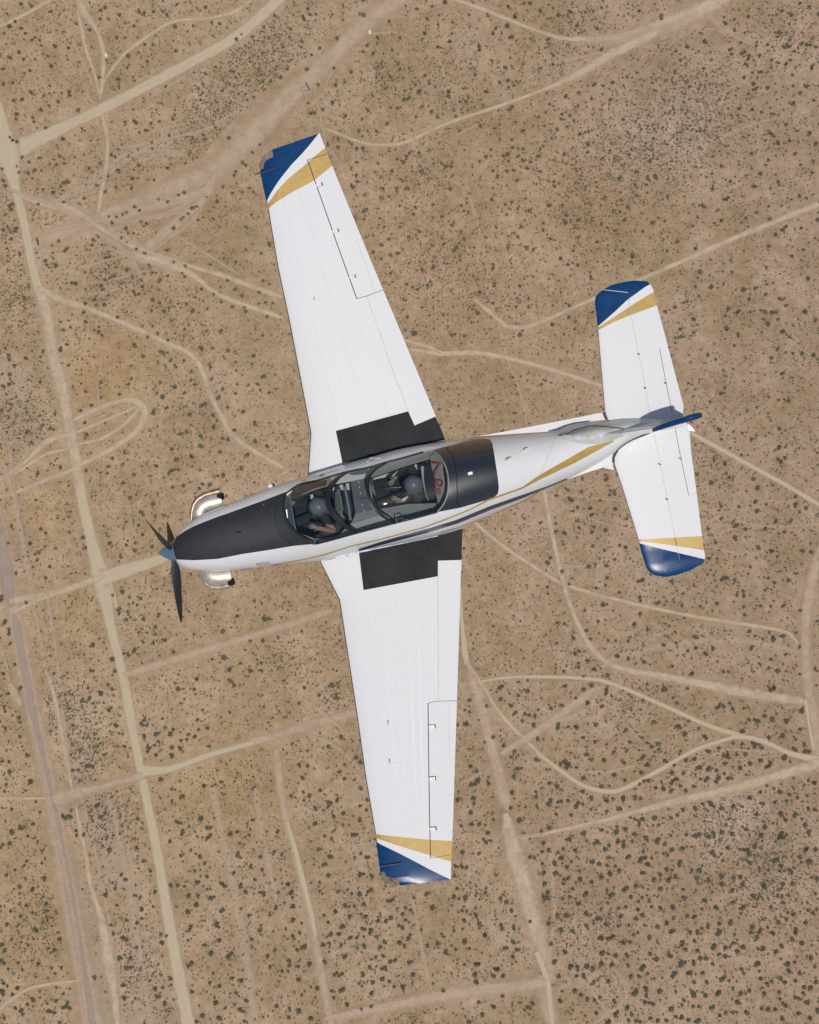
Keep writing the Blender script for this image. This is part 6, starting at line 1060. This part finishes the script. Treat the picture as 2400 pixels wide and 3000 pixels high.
# ---------------------------------------------------------------- the two crew
suit = mat('flight_suit_green', (0.030, 0.042, 0.024), 0.85, var=.3, vscale=24, bump=.4, bscale=40)
skin = mat('skin', (0.42, 0.25, 0.18), 0.55, var=.06)
helm = mat('grey_helmet', (0.185, 0.195, 0.21), 0.42, coat=.2, var=.08, vscale=14)
visor = mat('dark_visor', (0.015, 0.018, 0.02), 0.12, coat=.5)
hose = mat('grey_hose', (0.07, 0.075, 0.07), 0.6)
glove = mat('tan_glove', (0.30, 0.27, 0.21), 0.8, var=.15, vscale=20)
paper = mat('white_card', (0.75, 0.72, 0.66), 0.7)
M1 = 1 / S0
def person(hx, hy, label, arms, gl, hz=.52):
    F = Vector((-EX[0], -EX[1] * -1 * -1, 0)); F = (P(*xy(0, 0)) - P(*xy(100, 0))).normalized(); L = (P(*xy(0, 100)) - P(*xy(0, 0))).normalized(); U = Vector((0, 0, 1))
    H = P(hx, hy, hz); O = H - U * .66
    def q(f, u, z): return (H - O) + F * f + L * u + U * z
    vs = []; ed = []; rad = []
    def add(p, r, par=None):
        vs.append(p); rad.append(r); i = len(vs) - 1
        if par is not None: ed.append((par, i))
        return i
    pel = add(q(.02, 0, -.66), .14); wa = add(q(.0, 0, -.50), .125, pel); ch = add(q(-.03, 0, -.32), .15, wa); nb = add(q(-.02, 0, -.16), .065, ch); nk = add(q(0, 0, -.10), .055, nb)
    hd = add(q(.0, 0, -.01), .088, nk); add(q(.01, 0, .07), .07, hd)
    for s in (-1, 1):
        hp = add(q(.05, .09 * s, -.68), .09, pel); kn = add(q(.50, .14 * s, -.60), .062, hp); an = add(q(.62, .12 * s, -.80), .042, kn); add(q(.74, .12 * s, -.82), .036, an)
    hands = []
    for s, (sh, el_, ha) in zip((-1, 1), arms):
        a = add(q(*sh), .062, ch); b_ = add(q(*el_), .045, a); m_ = add((q(*el_) + q(*ha)) / 2, .040, b_); c = add(q(*ha), .028, m_); hands.append((c, (q(*ha) - q(*el_)).normalized(), s))
    nbody = len(vs)
    for c, d, s in hands:
        sd = d.cross(U).normalized(); pm = add(vs[c] + d * .055, .024, c)
        for k, (o_, ln) in enumerate(((-.026, .060), (-.009, .072), (.009, .067), (.025, .052))):
            a = add(vs[pm] + d * .032 + sd * o_, .0095, pm); b_ = add(vs[a] + d * ln * .5 - U * .008, .0085, a); add(vs[b_] + d * ln * .4 - U * .022, .007, b_)
        a = add(vs[c] + d * .03 + sd * .034 * -s, .011, c); add(vs[a] + d * .035 + sd * .012 * -s, .009, a)
    me = bpy.data.meshes.new('person'); me.from_pydata([tuple(v) for v in vs], ed, [])
    o = bpy.data.objects.new('person', me); COL.objects.link(o); o.location = O + Vector((0, 0, Z0))
    md = o.modifiers.new('skin', 'SKIN'); sv = me.skin_vertices[0].data
    for i, r in enumerate(rad): sv[i].radius = (r, r)
    sv[0].use_root = True; md.use_smooth_shade = True
    sb = o.modifiers.new('sub', 'SUBSURF'); sb.levels = 2; sb.render_levels = 2
    dg = bpy.context.evaluated_depsgraph_get(); ev = o.evaluated_get(dg); baked = bpy.data.meshes.new_from_object(ev, depsgraph=dg)
    o.modifiers.clear(); o.data = baked
    baked.materials.clear(); 
    for mm in (suit, skin, gl): baked.materials.append(mm)
    forearm = [( vs[c], vs[c] - d * .30) for c, d, s in hands]
    for p_ in baked.polygons:
        p_.use_smooth = True; c = p_.center; mi_ = 0
        if (c - vs[hd]).length < .16 and c.z > vs[nk].z - .02: mi_ = 1
        for hi, (c_, d, s) in enumerate(hands):
            al = (c - vs[c_]).dot(d)
            if al > -.01 and (c - vs[c_]).length < .2: mi_ = 2 if gl is not skin or s < 0 else 1
            elif gl is skin and s > 0 and al > -.34 and (c - vs[c_]).cross(d).length < .075: mi_ = 1
        p_.material_index = mi_
    tag(o, label, 'person', 'crew seated under the canopy')
    # face relief, helmet, visor, mask
    hp = Vector(vs[hd]) + U * .03
    def ell(name, c, r, m, parent, cutf=None, rings=24):
        b_ = bmesh.new(); bmesh.ops.create_uvsphere(b_, u_segments=32, v_segments=20, radius=1.0)
        if cutf: bmesh.ops.delete(b_, geom=[v for v in b_.verts if cutf(v.co)], context='VERTS')
        Mx = Matrix.Translation(c) @ Matrix((( F.x, L.x, 0, 0), (F.y, L.y, 0, 0), (0, 0, 1, 0), (0, 0, 0, 1))) @ Matrix.Diagonal((*r, 1))
        bmesh.ops.transform(b_, matrix=Mx, verts=b_.verts); bmesh.ops.recalc_face_normals(b_, faces=b_.faces); return finish(from_bm(name, b_, m, parent), 80)
    he = ell('helmet', hp + U * .015 - F * .008, (.138, .122, .140), helm, o, lambda v: v.z < -.55 or (v.x > .62 and v.z < .05))
    ell('visor', hp + U * .03 + F * .012, (.138, .108, .085), visor, he, lambda v: v.x < .45)
    ell('earcup', hp + L * .108 - U * .03, (.045, .025, .05), helm, he); ell('earcup', hp - L * .108 - U * .03, (.045, .025, .05), helm, he)
    ell('nose', hp + F * .098 - U * .035, (.022, .014, .024), skin, o)
    mk = ell('oxygen_mask', hp + F * .10 - U * .075, (.045, .04, .045), hose, o)
    b_ = bmesh.new(); tube(b_, [hp + F * .13 - U * .09, hp + F * .14 - U * .18, hp + F * .09 + L * .05 - U * .28, hp + F * .04 + L * .10 - U * .38], .018, 10); finish(from_bm('oxygen_hose', b_, hose, mk))
    b_ = bmesh.new()
    for s in (-1, 1): tube(b_, [q(-.11, .09*s, -.17), q(.02, .10*s, -.16), q(.11, .085*s, -.28), q(.12, .05*s, -.46)], .018, 6, True, .35)
    finish(from_bm('harness', b_, mat('harness_web', (.16,.17,.15), .8), o))
    return o
person(932, 1485, 'front seat pilot in grey helmet with bare left forearm on the cockpit side', [((-.05,-.19,-.20),(.08,-.27,-.36),(.32,-.14,-.30)), ((-.05,.20,-.18),(-.13,.37,-.17),(.06,.27,-.06))], skin)
person(1210, 1421, 'rear seat pilot in grey helmet with tan gloves leaning back against the seat', [((-.05,-.19,-.20),(.0,-.29,-.24),(.20,-.15,-.10)), ((-.05,.19,-.20),(.06,.26,-.36),(.20,.16,-.32))], glove)
for pts, z, lab in ((cC([(560,1075),(590,1070),(603,1120),(580,1140),(562,1125)]), .42, 'small white card right of the front pilot in the cockpit'), (cR([(508,905),(535,890),(575,872),(570,890),(530,930),(518,930)]), .40, 'white folded card on the lap of the rear pilot')):
    c = P(sum(p[0] for p in pts)/len(pts), sum(p[1] for p in pts)/len(pts), z); b_ = bmesh.new(); slab(b_, [P(*p, z) - c for p in pts], .008)
    o = from_bm('card', b_, paper); o.location = c + Vector((0, 0, Z0)); tag(o, lab, 'card', 'white cards in the cockpit')
